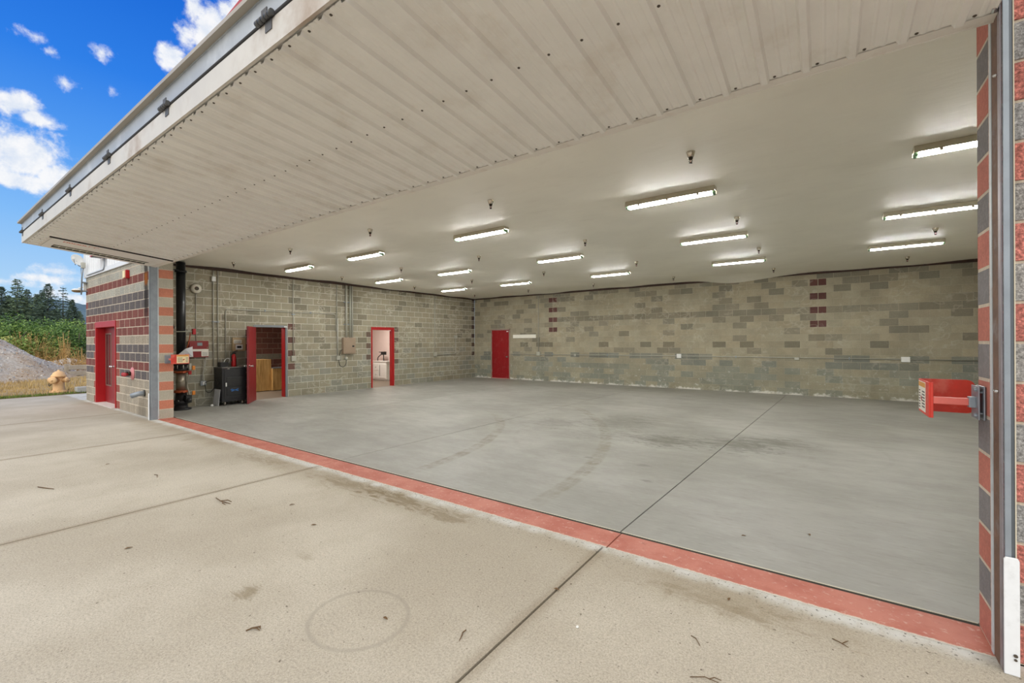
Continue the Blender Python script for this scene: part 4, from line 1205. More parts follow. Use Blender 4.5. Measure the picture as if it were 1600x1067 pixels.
mb.box(RX + .05, RX + .26, RY + .02, RY + .14, .18, .36); mb.ball((RX + .26, RY + .08, .24), .06, 10)
tag(obj('base_valve', mb, [m_black, m_chrome], rs), 'black bolted base valve')
mb = MB(); mb.tube(arc_path([(RX + .16, RY + .12, .95), (RX + .15, RY + .10, .78), (RX + .05, RY + .10, .6), (RX + .12, RY + .13, .4), (RX + .18, RY + .13, .26)], .2), .014, 8); tag(obj('hose', mb, mat('braided_hose', lin(168, 160, 148), .5, .3), rs), 'braided drain hose')
for zz in (.26, .93):
    mb = MB(); mb.box(RX + .13, RX + .19, RY + .10, RY + .16, zz - .06, zz + .03); obj('hose_fitting', mb, m_red, rs, bevel=.006)
for zz in (.36, .98):
    mb = MB(); mb.box(RX + .20, RX + .24, RY + .16, RY + .22, zz, zz + .10); tag(obj('indicator', mb, m_orange, rs, bevel=.006), 'orange indicator')
mb = MB(); mb.box(RX + .15, RX + .21, RY + .10, RY + .155, .99, 1.14); obj('switch_box', mb, m_conduit, rs, bevel=.006)
mb = MB(); mb.tube([(RX + .06, RY - .28, 1.92), (RX + .14, RY + .02, 1.93), (RX + .2, RY + .17, 1.93)], .014, 8); mb.tube([(RX + .06, RY - .28, 1.92), (RX + .06, RY - .28, 1.2)], .010, 6); obj('trim_pipe', mb, m_conduit, rs)
mb = MB(); mb.box(RX + .17, RX + .25, RY + .17, RY + .235, 1.86, 2.0); tag(obj('flow_switch', mb, m_red, rs, bevel=.005), 'red flow switch box')
mb = MB(); mb.ball((RX + .06, RY - .22, 2.08), .06, 10); mb.box(RX + .0, RX + .1, RY - .28, RY - .16, 2.0, 2.06); obj('gauge', mb, m_black, rs)
mb = MB(); mb.tube(arc_path([(RX + .12, RY + .16, 1.90), (RX + .16, RY + .12, 1.70), (RX + .14, RY + .08, 1.52)], .1), .012, 8); obj('gauge_line', mb, m_copper, rs)
mb = MB()   # grey sheet-metal wedge over the valve
A = Vector((RX + .20, RY + .02, 1.50)); B1 = Vector((RX + .22, RY - .20, 1.30)); B2 = Vector((RX + .26, RY + .17, 1.30)); B3 = Vector((RX + .13, RY + .20, 1.56)); B4 = Vector((RX + .14, RY - .0, 1.28))
mb.faces([A, B1, B2, B3, B4], [(0, 1, 2), (0, 2, 3), (0, 3, 4), (0, 4, 1), (1, 4, 2), (4, 3, 2)])
tag(obj('splash_wedge', mb, mat('pale_sheet', lin(182, 182, 184), .55), rs), 'pale grey folded sheet wedge')

# ------------------------------------------------------------------ black rolling cabinet and what stands on it
cx0, cx1, cy0, cy1 = -1.575, -1.07, 1.69, 2.275
kb = thing('rolling_cabinet', 'black rolling cabinet with a blue cross mark beside the open maroon door', 'cabinet', ((cx0 + cx1) / 2, (cy0 + cy1) / 2, 0))
m_blackm = mat('black_cabinet', lin(34, 34, 37), .4, 0, .2, 6)
mb = MB(); mb.box(cx0, cx1, cy0, cy1, .10, .985); obj('body', mb, m_blackm, kb, bevel=.008)
mb = MB(); mb.box(cx0 - .0, cx1 + .012, cy0 - .012, cy1 + .005, .986, 1.005); tag(obj('worktop', mb, mat('grey_worktop', lin(120, 118, 112), .5), kb, bevel=.003), 'scuffed grey worktop')
mb = MB(); mb.box(cx1, cx1 + .014, cy0 + .05, cy1 - .03, .18, .95); dq = obj('door', mb, m_blackm, kb, bevel=.004)
mb = MB(); mb.box(cx1 + .014, cx1 + .026, cy0 + .10, cy1 - .10, .50, .74); mb.box(cx1 + .014, cx1 + .026, cy0 + .10, cy1 - .10, .26, .46); obj('recessed_panel', mb, m_black, dq, bevel=.01)
mb = MB()
for sg in (1, -1):
    mb.obox((cx1 + .027, 1.90, .385 - sg * .025), (0, .17, sg * .05), (.002, 0, 0), (0, .0, .022))
mb.obox((cx1 + .027, 1.88, .40), (0, .06, .0), (.002, 0, 0), (0, 0, .02)); 
tag(obj('tape_cross', mb, mat('blue_tape', lin(58, 120, 190), .5), dq), 'blue taped cross')
mb = MB(); mb.box(cx1 + .014, cx1 + .03, cy0 + .075, cy0 + .10, .50, .60); tag(obj('latch', mb, m_white, dq), 'pale latch')
mb = MB(); mb.box(cx1 + .002, cx1 + .018, cy0 + .12, cy0 + .17, .955, .975); obj('badge', mb, m_nickel, kb)
for X_ in (cx0 + .08, cx1 - .06):
    for Y_ in (cy0 + .08, cy1 - .08):
        mb = MB(); mb.cyl((X_, Y_ - .015, .045), (X_, Y_ + .015, .045), .045, n=14); mb.box(X_ - .02, X_ + .02, Y_ - .02, Y_ + .02, .06, .10); obj('caster', mb, m_nickel, kb)
mb = MB(); mb.obox((-1.50, 1.675, 0), (.34, 0, 0), (0, -.01, 0), (0, .012, .42))
mb.v = [(a, b - (.03 if c < .1 else .0), c) for a, b, c in mb.v]
tag(obj('leaning_panel', mb, mat('pale_grey_board', lin(206, 208, 212), .5), loc=(-1.33, 1.65, 0)), 'pale grey sheet leaning against the black rolling cabinet', 'panel')
ex = thing('fire_extinguisher', 'red fire extinguisher standing on the black rolling cabinet', 'extinguisher', (-1.27, 2.05, 1.005))
mb = MB(); mb.lathe([(.05, 0), (.055, .01), (.056, .26), (.045, .30), (.022, .325), (.02, .34)], (-1.27, 2.05, 1.006), (0, 0, 1), 18); obj('cylinder', mb, m_red, ex)
mb = MB(); mb.box(-1.29, -1.25, 2.03, 2.10, 1.345, 1.375); mb.obox((-1.28, 2.02, 1.375), (.02, 0, 0), (0, .13, .03), (0, 0, .012)); mb.obox((-1.28, 2.05, 1.395), (.02, 0, 0), (0, .10, .05), (0, 0, .012)); obj('valve_handle', mb, m_black, ex)
mb = MB(); mb.tube(arc_path([(-1.25, 2.02, 1.36), (-1.24, 1.97, 1.34), (-1.23, 1.985, 1.15)], .05), .009, 8); obj('hose', mb, m_black, ex)
ph_ = thing('radio_box', 'small black box with a tangle of wire on the black cabinet', 'box', (-1.35, 1.86, 1.005))
mb = MB(); mb.box(-1.45, -1.27, 1.73, 1.93, 1.006, 1.13); obj('case', mb, m_black, ph_, bevel=.006)
mb = MB(); mb.tube(arc_path([(-1.40, 1.93, 1.04), (-1.36, 1.97, 1.12), (-1.33, 1.985, 1.20), (-1.36, 1.95, 1.24), (-1.42, 1.90, 1.20), (-1.38, 1.86, 1.132)], .04), .010, 8); tag(obj('wire', mb, m_white, ph_), 'white looped wire')
mb = MB(); mb.lathe([(.04, 0), (.04, .03), (.02, .05)], (-1.25, 1.52, 0), (0, 0, 1), 14)
tag(obj('floor_cap', mb, m_white, loc=(-1.25, 1.52, 0)), 'small white cap on the floor between riser and black cabinet', 'cap')

# ------------------------------------------------------------------ fittings on the front wall
st = thing('alarm_strobe', 'red and cream alarm strobe high on the striped block front', 'alarm strobe', (-1.9, 0, 3.28))
mb = MB(); mb.box(-2.0, -1.80, -.07, .003, 3.20, 3.40); obj('housing', mb, m_red, st, bevel=.008)
mb = MB(); mb.box(-2.0, -1.83, -.088, -.07, 3.215, 3.385); tag(obj('lens', mb, m_labelc, st, bevel=.004), 'cream strobe lens')
fd = thing('fire_department_inlet', 'pink flanged twin hose inlet on the striped block front', 'hose inlet', (-1.55, 0, .93))
mb = MB(); mb.lathe([(.15, 0), (.15, .014), (.09, .032), (.07, .042)], (-1.6, .003, .93), (0, -1, 0), 22); tag(obj('flange', mb, mat('pink_flange', lin(206, 130, 132), .5), fd), 'faded pink wall flange')
mb = MB(); mb.cyl((-1.6, -.02, .93), (-1.6, -.10, .93), .05, n=16); mb.ball((-1.6, -.11, .93), .055, 14); obj('body', mb, m_dkmetal, fd)
for sg in (-1, 1):
    mb = MB(); mb.lathe([(.036, .0), (.038, .05), (.045, .055), (.045, .08), (.02, .09)], (-1.6 + sg * .02, -.11, .92), (sg * .7, -.75, -.05), 14); obj('cap', mb, mat('red_cap', lin(176, 54, 60), .5), fd)
dp = thing('drain_pipe', 'grey angled drain pipe poking from the lower block front', 'pipe', (-.75, 0, .50))
mb = MB(); mb.tube(arc_path([(-.75, 0, .52), (-.75, -.10, .52), (-.82, -.22, .47)], .06), .055, 14); obj('elbow', mb, m_galv, dp)
mb = MB(); mb.lathe([(.075, 0), (.075, .012), (.06, .014)], (-.75, .003, .52), (0, -1, 0), 18); obj('collar', mb, m_dkmetal, dp)
lm = thing('wall_lamp', 'red barn style lamp on the white siding', 'lamp', (-4.1, -.05, 4.0))
mb = MB(); mb.hexa([(-4.15, -.26, 3.94), (-3.55, -.26, 3.94), (-3.55, -.03, 3.94), (-4.15, -.03, 3.94), (-4.05, -.18, 4.10), (-3.65, -.18, 4.10), (-3.65, -.03, 4.10), (-4.05, -.03, 4.10)]); obj('hood', mb, m_redtrim, lm)
mb = MB(); mb.box(-4.1, -3.6, -.24, -.05, 3.925, 3.939); tag(obj('reflector', mb, m_dkmetal, lm), 'dark underside')
cd = thing('siding_conduit', 'grey conduit bending from the red lamp along the siding', 'conduit', (-3.7, -.05, 3.6))
mb = MB(); mb.tube(arc_path([(-3.72, -.055, 3.925), (-3.72, -.055, 3.68), (-3.80, -.055, 3.60), (-5.5, -.055, 3.60)], .12), .012, 8); obj('pipe', mb, m_galv, cd)
ds = thing('satellite_dish', 'small white satellite dish at the outer corner of the siding', 'dish', (-5.95, -.2, 3.9))
mb = MB()
ax = Vector((.95, .45, .35)).normalized()
mb.lathe([(.02, 0), (.08, .012), (.13, .035), (.165, .06), (.17, .058), (.13, .024), (.08, -.004), (.02, -.012)], (-5.92, -.2, 4.05), ax, 24)
obj('reflector', mb, m_white, ds)
mb = MB(); mb.tube(arc_path([(-5.92, -.2, 4.04), (-5.93, -.15, 3.90), (-5.90, -.08, 3.88), (-5.88, -.05, 3.88)], .1), .012, 8); mb.tube([(-5.92, -.22, 3.92), (-5.68, -.30, 4.07)], .008, 8); obj('arm', mb, m_galv, ds)
mb = MB(); mb.box(-5.70, -5.64, -.33, -.27, 4.04, 4.11); obj('receiver', mb, m_white, ds, bevel=.01)
pl_ = thing('mast', 'slanting grey mast pole with a meter head at the building corner', 'mast', (-5.85, -.1, 3.1))
mb = MB(); mb.tube([(-5.55, -.12, 3.84), (-5.72, -.12, 3.55), (-5.80, -.12, 3.06)], .017, 10); mb.tube(arc_path([(-5.85, -.10, 4.0), (-5.95, -.10, 3.75), (-5.75, -.11, 3.55)], .1), .010, 8); obj('pole', mb, m_galv, pl_)
mb = MB(); mb.box(-5.60, -5.48, -.17, -.08, 3.80, 3.96); obj('head', mb, m_conduit, pl_, bevel=.01)
mb = MB(); mb.box(-5.86, -5.70, -.10, .003, 3.40, 3.43); mb.box(-5.86, -5.72, -.10, .003, 3.15, 3.18); obj('bracket', mb, m_galv, pl_)
sc = thing('flood_light', 'white dome light on an arm at the building corner', 'light', (XE, 0, 3.25))
mb = MB(); mb.box(XE - .02, XE + .06, -.06, -.0, 3.18, 3.40); mb.tube([(XE - .0, -.05, 3.30), (XE - .2, -.12, 3.27)], .018, 8); obj('arm', mb, m_white, sc)
mb = MB(); mb.lathe([(.03, .06), (.08, .05), (.13, .02), (.135, .0)], (XE - .22, -.14, 3.20), (0, 0, 1), 20); obj('dome', mb, m_white, sc)
mb = MB(); mb.lathe([(.13, 0), (.125, -.03), (.08, -.05), (.02, -.055)], (XE - .22, -.14, 3.198), (0, 0, 1), 20); tag(obj('lens', mb, mat('amber_lens', lin(120, 96, 60), .3), sc), 'dark amber lens')

# ------------------------------------------------------------------ litter on the apron
m_twig = mat('twig_brown', lin(104, 80, 54), .9, 0, .3, 30)
m_dleaf = mat('dead_leaf', lin(112, 84, 52), .9, 0, .3, 30)


def twig(label, x, y, parts, r=.006):
    mb = MB(); r *= .62
    for path in parts: mb.tube([(x + a, y + b, r * .9 + c) for a, b, c in path], [r, r * 1.1, r * .6][:len(path)] if len(path) == 3 else r, 6)
    tag(obj('twig', mb, m_twig, loc=(x, y, 0)), label, 'twig', 'fallen twigs')


twig('forked brown twig lying near the dark apron stain', 9.08, -2.1, [[(-.02, -.03, 0), (-.01, .0, .004), (.005, .03, .002)], [(-.01, .0, .004), (.02, .01, .01), (.045, .015, .003)], [(.0, .02, .002), (.02, .03, .008), (.035, .022, .003)]])
twig('short thin brown twig beside the long dark joint', 10.10, -1.46, [[(-.02, .03, 0), (.0, .0, .006), (.012, -.035, 0)], [(-.02, .03, 0), (-.01, .045, .008), (-.018, .055, .003)]], .005)
twig('straight twig on the apron far from the threshold', 4.5, -2.3, [[(-.10, -.03, 0), (.02, .0, .004), (.16, .06, 0)]], .008)
twig('branched twig near the middle apron joint', 6.65, -1.33, [[(-.16, .02, 0), (0, 0, .006), (.16, .03, 0)], [(0, 0, .006), (.05, .05, .01), (.11, .06, .002)], [(.06, .01, .006), (.10, -.02, .01), (.15, -.015, .002)]], .007)
twig('crooked twig near the second apron joint', 5.0, -1.4, [[(-.08, .0, 0), (.0, .01, .006), (.09, -.02, 0)]], .006)
twig('thin bent twig near the white threshold edge', 11.17, -.74, [[(-.03, .02, 0), (0, .0, .006), (.03, -.04, 0)]], .004)
twig('slender forked twig closest to the near jamb', 11.82, -.33, [[(-.04, .03, 0), (0, 0, .006), (.03, -.01, 0)], [(0, 0, .004), (.02, .03, .006), (.03, .05, .002)]], .004)
twig('lowest curved twig at the bottom edge of the picture', 11.27, -1.01, [[(-.06, -.03, 0), (0, 0, .008), (.06, .01, 0)], [(.02, .0, .006), (.04, .02, .01), (.07, .03, .002)]], .0035)
mb = MB(); mb.ball((10.59, -1.02, .006), .009, 8, (1, 1.3, .7)); tag(obj('pebble', mb, m_white, loc=(10.59, -1.02, 0)), 'tiny white pebble right of the long dark joint', 'pebble')
lr = random.Random(21)
for k, (X_, Y_, lab) in enumerate(((7.35, -.95, 'curled dead leaf between two apron joints'), (8.0, -1.1, 'small dead leaf near the red threshold'), (7.2, -2.2, 'dry leaf scrap left of the stain'),
                                   (3.8, -1.6, 'dead leaf on the far apron slab'), (9.62, -1.6, 'dark leaf scrap inside the faint ring mark'), (10.3, -.75, 'leaf crumb beside the long joint'), (11.19, .85, 'brown leaf lying on the grey hangar slab'), (11.64, 1.19, 'dark leaf on the slab nearer the near jamb'), (11.25, -.22, 'brown leaf on the white threshold edge'))):
    mb = MB(); a = lr.uniform(0, 6.28); L_ = lr.uniform(.018, .03)
    ca, sa = math.cos(a), math.sin(a)
    pr = [(-L_, 0, .002), (-.3 * L_, .4 * L_, .008), (.5 * L_, .3 * L_, .005), (L_, 0, .003), (.4 * L_, -.4 * L_, .008), (-.4 * L_, -.35 * L_, .006)]
    mb.prism([(X_ + p[0] * ca - p[1] * sa, Y_ + p[0] * sa + p[1] * ca, p[2]) for p in pr], (0, 0, .0012))
    tag(obj('dead_leaf', mb, m_dleaf, loc=(X_, Y_, 0)), lab, 'leaf', 'fallen leaves')

# ------------------------------------------------------------------ outside: ground, curb, hydrant, rail, mound
m, t, b, pos = new_mat('dry_ground')
n1 = t.noise(pos, .35, 6, .65); n2 = t.noise(pos, 5, 6, .7)
c = t.mix(t.step(n1, .35, .65), lin(176, 150, 104), lin(150, 132, 98))
c = t.mix(t.step(n2, .52, .7), c, lin(120, 98, 68))
px, py, pz = t.xyz(pos)
dirt = t.step(t.math('ADD', px, t.math('MULTIPLY', n2, .9)), -9.6, -8.3)
c = t.mix(t.math('MULTIPLY', dirt, .8), c, lin(110, 88, 66))
t.link(c, b.inputs['Base Color']); b.inputs['Roughness'].default_value = 1.0
t.link(t.bump(n2, .8, .05), b.inputs['Normal'])
mb = MB()
gx = [-420, -200, -110, -60, -40, -30] + [-24 + k * .8 for k in range(20)] + [-8.21]
gy = [-300, -120, -60, -30, -15, -8, -6, -4.5, -3.5] + [-2.8 + k * .5 for k in range(22)] + [9, 11, 14, 20, 40, 90, 200, 400]
gr_ = random.Random(2)
vs = [(a, b_, -.012 if a > -9 else gr_.uniform(-.03, .05) - (.0 if a > -40 else .3)) for b_ in gy for a in gx]
n = len(gx)
mb.faces(vs, [(j * n + i, j * n + i + 1, (j + 1) * n + i + 1, (j + 1) * n + i) for j in range(len(gy) - 1) for i in range(n - 1)], 0, True)
tag(obj('ground', mb, m), 'dry straw-coloured ground beyond the apron', 'ground', kind='structure')

m_straw = mat('dry_grass', lin(196, 168, 112), .9, 0, .3, 2)
m_grass = mat('green_grass', lin(112, 132, 56), .9, 0, .3, 2)


def blades(mb, n, region, hmin, hmax, q, lean=.5):
    for _ in range(n):
        X_, Y_ = region(q)
        a = q.uniform(0, 6.28); h = q.uniform(hmin, hmax); wd = h * .05 + .006; l = q.uniform(0, lean) * h
        b_ = q.uniform(0, 6.28)
        p0 = Vector((X_ - math.cos(a) * wd, Y_ - math.sin(a) * wd, -.02)); p1 = Vector((X_ + math.cos(a) * wd, Y_ + math.sin(a) * wd, -.02))
        mb.face([p0, p1, Vector((X_ + math.cos(b_) * l, Y_ + math.sin(b_) * l, h))])


q = random.Random(4)
mb = MB()
blades(mb, 9000, lambda q: (q.uniform(-17, -8.9), q.uniform(-2.6, 4.2)), .04, .16, q)
tag(obj('dry_grass', mb, m_straw), 'dry straw grass between the apron and the gravel mound', 'grass', kind='stuff')
mb = MB()
blades(mb, 1100, lambda q: (-8.45 - abs(q.gauss(0, .22)), q.uniform(-2.4, -.2) if q.random() < .8 else q.uniform(-.2, .6)), .03, .09, q)
tag(obj('green_grass', mb, m_grass), 'thin green grass along the apron edge', 'grass', kind='stuff')

m_conc = mat('old_concrete', lin(172, 170, 164), .85, 0, .15, 4, .3)
mb = MB(); mb.prism([(-9.05, .28, 0), (-8.62, .28, 0), (-8.66, .28, .18), (-9.0, .28, .18)], (0, 6, 0))
tag(obj('curb_block', mb, m_conc, loc=(-8.84, .3, 0), bevel=.02), 'low pale concrete curb behind the building corner', 'curb')
# hydrant
hx, hy = -9.39, -.03
m_hyd = mat('pale_orange_hydrant', lin(228, 186, 134), .6, 0, .12, 6, dirt=(lin(206, 142, 100), .5, 4))
hd = thing('fire_hydrant', 'faded pale orange fire hydrant at the edge of the apron', 'hydrant', (hx, hy, 0))
mb = MB(); mb.lathe([(.24, 0), (.24, .04), (.16, .05), (.15, .08), (.135, .40), (.15, .46), (.15, .52)], (hx, hy, 0), (0, 0, 1), 20)
for k in range(8): a = k * PI / 4; mb.cyl((hx + .20 * math.cos(a), hy + .20 * math.sin(a), .04), (hx + .20 * math.cos(a), hy + .20 * math.sin(a), .07), .018, n=6)
obj('barrel', mb, m_hyd, hd)
mb = MB(); mb.lathe([(.20, .52), (.205, .56), (.17, .60), (.14, .67), (.07, .715), (.035, .72), (.035, .76), (.01, .765)], (hx, hy, 0), (0, 0, 1), 20); obj('bonnet', mb, m_hyd, hd)
for dv, r in ((Vector((.72, -.70, 0)), .10), (Vector((-.70, -.72, 0)), .075), (Vector((.70, .72, 0)), .075)):
    mb = MB(); mb.lathe([(r, .10), (r, .22), (r * 1.2, .225), (r * 1.2, .27), (r * .7, .285), (.02, .29), (.02, .32)], (hx, hy, .42), dv, 16); obj('outlet_cap', mb, m_hyd, hd)
mb = MB(); mb.tube(arc_path([(hx - .18, hy - .2, .36), (hx - .12, hy - .22, .20), (hx + .08, hy - .2, .26), (hx + .17, hy - .2, .36)], .1), .012, 6); tag(obj('chain', mb, m_dkmetal, hd), 'dark drooping cap chain')
# timber rail
rl = thing('timber_rail', 'weathered timber rail fence beyond the hydrant', 'fence', (-18.8, 2.0, 0))
m_tim = mat('grey_timber', lin(176, 164, 146), .85, 0, .2, 8, .3)
for Y_ in (1.72, 4.2):
    mb = MB(); mb.box(-18.90, -18.72, Y_ - .1, Y_ + .1, 0, .64); obj('post', mb, m_tim, rl, bevel=.015)
for z0 in (.06, .36):
    mb = MB(); mb.box(-18.70, -18.60, 1.74, 6.2, z0, z0 + .22); obj('rail', mb, m_tim, rl, bevel=.015)
# gravel mound with stones
m, t, b, pos = new_mat('gravel_dirt')
n1 = t.noise(pos, .8, 5, .6); n2 = t.noise(pos, 9, 6, .75); n3 = t.noise(pos, 26, 4, .7)
c = t.mix(t.step(n1, .35, .65), lin(196, 188, 174), lin(184, 162, 134))
c = t.mix(t.step(n2, .42, .62), t.mix(1.0, c, (.72, .70, .68, 1), 'MULTIPLY'), c)
c = t.mix(t.math('MULTIPLY', t.step(n3, .54, .62), .7), c, lin(192, 186, 178))
t.link(c, b.inputs['Base Color']); b.inputs['Roughness'].default_value = 1
t.link(t.bump(t.math('ADD', n2, n3), .6, .04), b.inputs['Normal'])
m_grav = m
MC = (-20.6, -1.9)
mr = random.Random(9)


def mound_z(X_, Y_):
    dx, dy = (X_ - MC[0]) / 4.6, (Y_ - MC[1]) / 4.5
    r = math.sqrt(dx * dx + dy * dy)
    z1 = 2.8 * max(0, 1 - r) if r > .25 else 2.8 * (.75 - (r * r - .0625) * 2 + .0)
    dx, dy = (X_ + 24.5) / 4.0, (Y_ - 2.6) / 3.5
    r = math.sqrt(dx * dx + dy * dy); z2 = .75 * max(0, 1 - r)
    wob = .07 * math.sin(X_ * 2.3 + Y_) + .06 * math.sin(Y_ * 3.1 - X_ * .7)
    z_ = max(z1, z2)
    return z_ + (wob * min(1, z_ * 2)) - .02


mb = MB(); n = 80; vs = []
for j in range(n + 1):
    for i in range(n + 1):
        X_, Y_ = -29 + 13.2 * i / n, -7 + 13.5 * j / n
        vs.append((X_, Y_, mound_z(X_, Y_) + (mr.uniform(-.03, .03) if mound_z(X_, Y_) > .02 else -.03)))
mb.faces(vs, [(j * (n + 1) + i, j * (n + 1) + i + 1, (j + 1) * (n + 1) + i + 1, (j + 1) * (n + 1) + i) for j in range(n) for i in range(n)], 0, True)
md = thing('gravel_mound', 'large heap of grey gravel beside the building', 'gravel heap', (MC[0], MC[1], 0))
obj('heap', mb, m_grav, md)
rk = MB(); ocv = [(1, 0, 0), (-1, 0, 0), (0, 1, 0), (0, -1, 0), (0, 0, 1), (0, 0, -1)]; ocf = [(0, 2, 4), (2, 1, 4), (1, 3, 4), (3, 0, 4), (2, 0, 5), (1, 2, 5), (3, 1, 5), (0, 3, 5)]
for _ in range(6000):
    X_, Y_ = mr.uniform(-25, -16), mr.uniform(-4.5, 4.5)
    z_ = mound_z(X_, Y_)
    if z_ < .04: continue
    s_ = mr.choice((.022, .026, .03, .036, .055)) * mr.uniform(.7, 1.2); ro = Matrix.Rotation(mr.uniform(0, 6), 3, Vector((mr.random() - .5, mr.random() - .5, mr.random() - .5 + .01)).normalized())
    rk.faces([Vector((X_, Y_, z_)) + ro @ Vector((v[0] * s_ * mr.uniform(.7, 1.2), v[1] * s_ * mr.uniform(.6, 1.1), v[2] * s_ * mr.uniform(.5, .9))) for v in ocv], ocf, mr.choice((0, 0, 1, 2)))
o = obj('gravel', rk, [mat('stone_grey', lin(178, 176, 172), .9, 0, .3, 5), mat('stone_pale', lin(222, 216, 204), .9, 0, .2, 5), mat('stone_brown', lin(168, 142, 116), .9, 0, .3, 5)], md); o['kind'] = 'stuff'

# ------------------------------------------------------------------ outside: shrubs, trees, hill
m_lf = [mat('leaf_a', lin(112, 146, 70), .7, 0, .35, 1.5), mat('leaf_b', lin(142, 170, 84), .7, 0, .35, 1.5), mat('leaf_dark', lin(78, 108, 58), .7, 0, .35, 1.5), mat('leaf_olive', lin(180, 176, 104), .8, 0, .3, 1.5)]
m_fir = mat('fir_needles', lin(84, 104, 86), .85, 0, .4, .8)
m_fir2 = mat('fir_needles_pale', lin(104, 124, 94), .85, 0, .4, .8)
m_bark = mat('pale_bark', lin(140, 124, 108), .9, 0, .3, 3)
m_dkbark = mat('dark_bark', lin(74, 66, 58), .9, 0, .3, 3)
m_stalk = mat('dry_stalk', lin(190, 152, 92), .9, 0, .3, 3)


def shrub(label, X_, Y_, rad, ht, mats, seed, n=5200, cat='shrub'):
    q = random.Random(seed)
    o = thing('shrub', label, cat, (X_, Y_, 0), 'shrubs behind the gravel mound')
    mb = MB()
    lob = [(q.uniform(-.55, .55) * rad, q.uniform(-.55, .55) * rad, q.uniform(.35, .8) * ht, q.uniform(.4, .62)) for _ in range(9)]
    for _ in range(n):
        lx, ly, lz, lr_ = q.choice(lob)
        v = Vector((q.gauss(0, 1), q.gauss(0, 1), q.gauss(0, 1))).normalized() * (q.random() ** .35)
        p = Vector((X_ + lx + v.x * lr_ * rad, Y_ + ly + v.y * lr_ * rad, max(.05, lz + v.z * lr_ * ht * .5)))
        s_ = q.uniform(.05, .10)
        a = Vector((q.gauss(0, 1), q.gauss(0, 1), q.gauss(0, .6))).normalized() * s_; b_ = Vector((q.gauss(0, 1), q.gauss(0, 1), q.gauss(0, .6))).normalized() * s_ * .55
        mb.face([p - a, p + b_, p + a, p - b_], q.randrange(len(mats)))
    obj('foliage', mb, mats, o)
    mb = MB()
    for k in range(5): a = k * 1.26; mb.tube([(X_, Y_, 0), (X_ + .25 * rad * math.cos(a), Y_ + .25 * rad * math.sin(a), ht * .5), (X_ + .5 * rad * math.cos(a), Y_ + .5 * rad * math.sin(a), ht * .75)], [.05, .035, .015], 6)
    obj('stem', mb, m_bark, o)


ls = lambda px: .0924 + .00067 * px        # sight-line slope along which a shrub or tree stands


def on(px, X_): return X_, -3.29 + (11.75 - X_) * ls(px)


for px_, X_, rad, ht, mm, lab in ((-14, -33, 2.0, 3.6, (0, 2), 'dark green shrub at the outer end behind the mound'), (12, -32, 1.7, 3.3, (0, 1), 'mid green shrub rising behind the mound crest'), (36, -36, 1.7, 2.6, (1, 0), 'light green low shrub behind the dry stalks'),
                                  (58, -33, 1.5, 3.1, (0, 1), 'rounded mid green shrub beside the gap in the trees'), (80, -36, 1.8, 3.6, (2, 0), 'dark leafy shrub below the bare fir'), (103, -33, 1.5, 3.5, (0, 1, 1), 'bright green tall shrub near the building corner'),
                                  (124, -31, 1.5, 3.2, (0, 2), 'dark green shrub touching the building corner'), (90, -31, 1.3, 2.0, (3, 1), 'olive yellow shrub in front of the green ones'), (18, -30.5, 1.1, 2.1, (3, 1), 'yellow green scrub along the mound top')):
    x_, y_ = on(px_, X_)
    shrub(lab, x_, y_, rad, ht, [m_lf[k] for k in mm], int(px_) + 50)


def stalks(label, X_, Y_, rad, ht, n, seed):
    q = random.Random(seed); mb = MB()
    for _ in range(n):
        a = q.uniform(0, 6.28); r0 = rad * .35 * q.random(); r1 = r0 + rad * q.random() * .7; h = ht * q.uniform(.5, 1)
        c0 = Vector((X_ + r0 * math.cos(a), Y_ + r0 * math.sin(a), 0)); c1 = Vector((X_ + r1 * math.cos(a), Y_ + r1 * math.sin(a), h))
        mb.tube([c0, c0.lerp(c1, .5) + Vector((0, 0, h * .1)), c1], [.012, .009, .004], 4)
        for k in range(5):
            p = c0.lerp(c1, q.uniform(.45, 1)); dv = Vector((q.gauss(0, 1), q.gauss(0, 1), abs(q.gauss(0, 1)))).normalized()
            s_ = q.uniform(.05, .14); e_ = dv.cross(Vector((.3, .5, .8))).normalized() * s_ * .22
            mb.face([p, p + dv * s_ * .5 + e_, p + dv * s_, p + dv * s_ * .5 - e_])
    tag(obj('dry_weeds', mb, m_stalk, loc=(X_, Y_, 0)), label, 'weeds', 'clumps of dry weeds', 'thing')


x_, y_ = on(46, -30.3); stalks('clump of dry golden weeds on the far slope of the mound', x_, y_, 1.3, 2.5, 60, 1)
x_, y_ = on(104, -25); stalks('tall reddish dry stalk clump near the building corner', x_, y_, .4, 2.4, 26, 2)
x_, y_ = on(72, -30); stalks('low dry weeds trailing down the mound shoulder', x_, y_, 1.6, 1.5, 90, 3)
x_, y_ = on(118, -22); stalks('low straw weeds behind the timber rail', x_, y_, 1.5, 1.0, 90, 4)
x_, y_ = on(132, -23); stalks('straw weeds half hidden by the building corner', x_, y_, 1.0, 1.5, 40, 5)


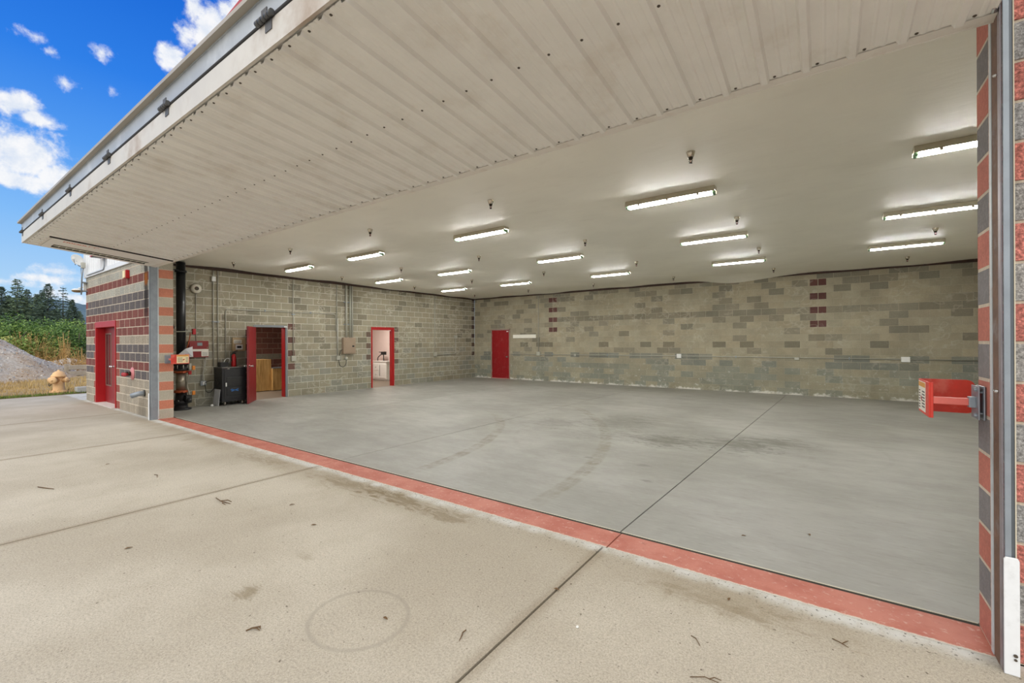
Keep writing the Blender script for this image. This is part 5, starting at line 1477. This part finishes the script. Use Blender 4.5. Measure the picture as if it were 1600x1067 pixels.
def fir(label, px_, X_, ht, rad, seed, sparse=1.0, bare=.2, mt=None):
    x_, y_ = on(px_, X_)
    q = random.Random(seed)
    o = thing('fir_tree', label, 'tree', (x_, y_, 0), 'fir trees in front of the hill')
    mb = MB(); mb.tube([(x_, y_, 0), (x_, y_, ht * .5), (x_, y_, ht * .98)], [ht * .012, ht * .007, .015], 8); obj('trunk', mb, m_bark if bare > .25 else m_dkbark, o)
    mb = MB()
    z_ = ht * bare
    while z_ < ht * .99:
        f = (z_ / ht - bare) / (1 - bare)
        R_ = rad * (1 - f) ** .8 * q.uniform(.65, 1.15) + .12
        nb = max(5, int(15 * sparse))
        for k in range(nb):
            a = q.uniform(0, 6.28); L_ = R_ * q.uniform(.6, 1.1); dz = -.22 * L_ + q.uniform(-.1, .15)
            e = Vector((math.cos(a), math.sin(a), 0)); sd = Vector((-math.sin(a), math.cos(a), 0))
            p0 = Vector((x_, y_, z_)); p1 = p0 + e * L_ + Vector((0, 0, dz))
            for m_ in range(9):
                tt = q.uniform(.05, 1.0); c = p0.lerp(p1, tt); s_ = (.14 + .30 * (1 - f)) * q.uniform(.6, 1.3)
                sgn = q.choice((-1, 1))
                u = (e * .6 + sd * sgn * q.uniform(.3, 1)).normalized() * s_; v_ = Vector((q.gauss(0, .3), q.gauss(0, .3), -.55 + q.uniform(-.3, .5))) * s_ * .7
                mb.face([c, c + u * .6 + v_ * .35, c + u, c + u * .45 - v_ * .15])
                mb.face([c + v_ * .1, c + u * .3 + v_, c + u * .7 + v_ * .3])
        z_ += ht * .018 / sparse * q.uniform(.8, 1.2)
    obj('crown', mb, mt or m_fir, o)


for px_, X_, ht, rad, sp_, ba, mt, lab in ((3, -66, 8.4, 2.6, 1.0, .1, None, 'dark fir partly cut by the picture edge'), (27, -66, 9.4, 3.0, .9, .3, m_fir2, 'tall fir with a pale bare lower trunk'), (42, -72, 8.7, 2.4, 1.0, .1, None, 'slender dark fir between two broader firs'),
                                           (57, -74, 8.4, 2.2, 1.0, .1, m_fir2, 'small pointed fir in the middle of the row'), (65, -76, 9.0, 2.0, 1.0, .1, None, 'thin fir spire just behind the broad one'), (75, -66, 9.1, 3.0, 1.0, .08, None, 'broad dense fir standing in front of the hill'),
                                           (100, -66, 9.0, 1.9, .5, .2, None, 'gaunt sparse fir with gaps against the hill'), (115, -70, 7.6, 2.0, 1.0, .1, None, 'short fir nearest the building corner'), (128, -80, 6.6, 2.0, .9, .1, m_fir2, 'low fir half hidden at the building corner'),
                                           (14, -78, 8.2, 2.4, 1.0, .1, None, 'fir spire behind the tall pale trunked one'), (88, -84, 7.2, 2.4, 1.0, .1, m_fir2, 'low bushy fir filling the gap before the hill'), (50, -84, 7.0, 3.0, 1.0, .1, None, 'broad low fir deep in the row')):
    fir(lab, px_, X_, ht, rad, int(px_) + 7, sp_, ba, mt)

m, t, b, pos = new_mat('hazed_hill')
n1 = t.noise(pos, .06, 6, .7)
c = t.mix(t.step(n1, .4, .62), lin(76, 98, 108), lin(94, 116, 122))  # blue-green stands for distance haze, put into the hill's colour
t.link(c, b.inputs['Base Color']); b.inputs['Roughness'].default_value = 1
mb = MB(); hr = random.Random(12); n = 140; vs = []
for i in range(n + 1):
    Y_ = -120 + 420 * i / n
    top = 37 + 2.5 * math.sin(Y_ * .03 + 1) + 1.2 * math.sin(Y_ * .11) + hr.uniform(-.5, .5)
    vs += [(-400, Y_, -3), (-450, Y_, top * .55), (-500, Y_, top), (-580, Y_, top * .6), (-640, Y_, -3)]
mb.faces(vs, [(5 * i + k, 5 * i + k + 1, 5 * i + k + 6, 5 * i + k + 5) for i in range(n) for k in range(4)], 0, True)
tag(obj('hill', mb, m), 'low wooded hill on the horizon, coloured blue-green for haze', 'hill', kind='structure')
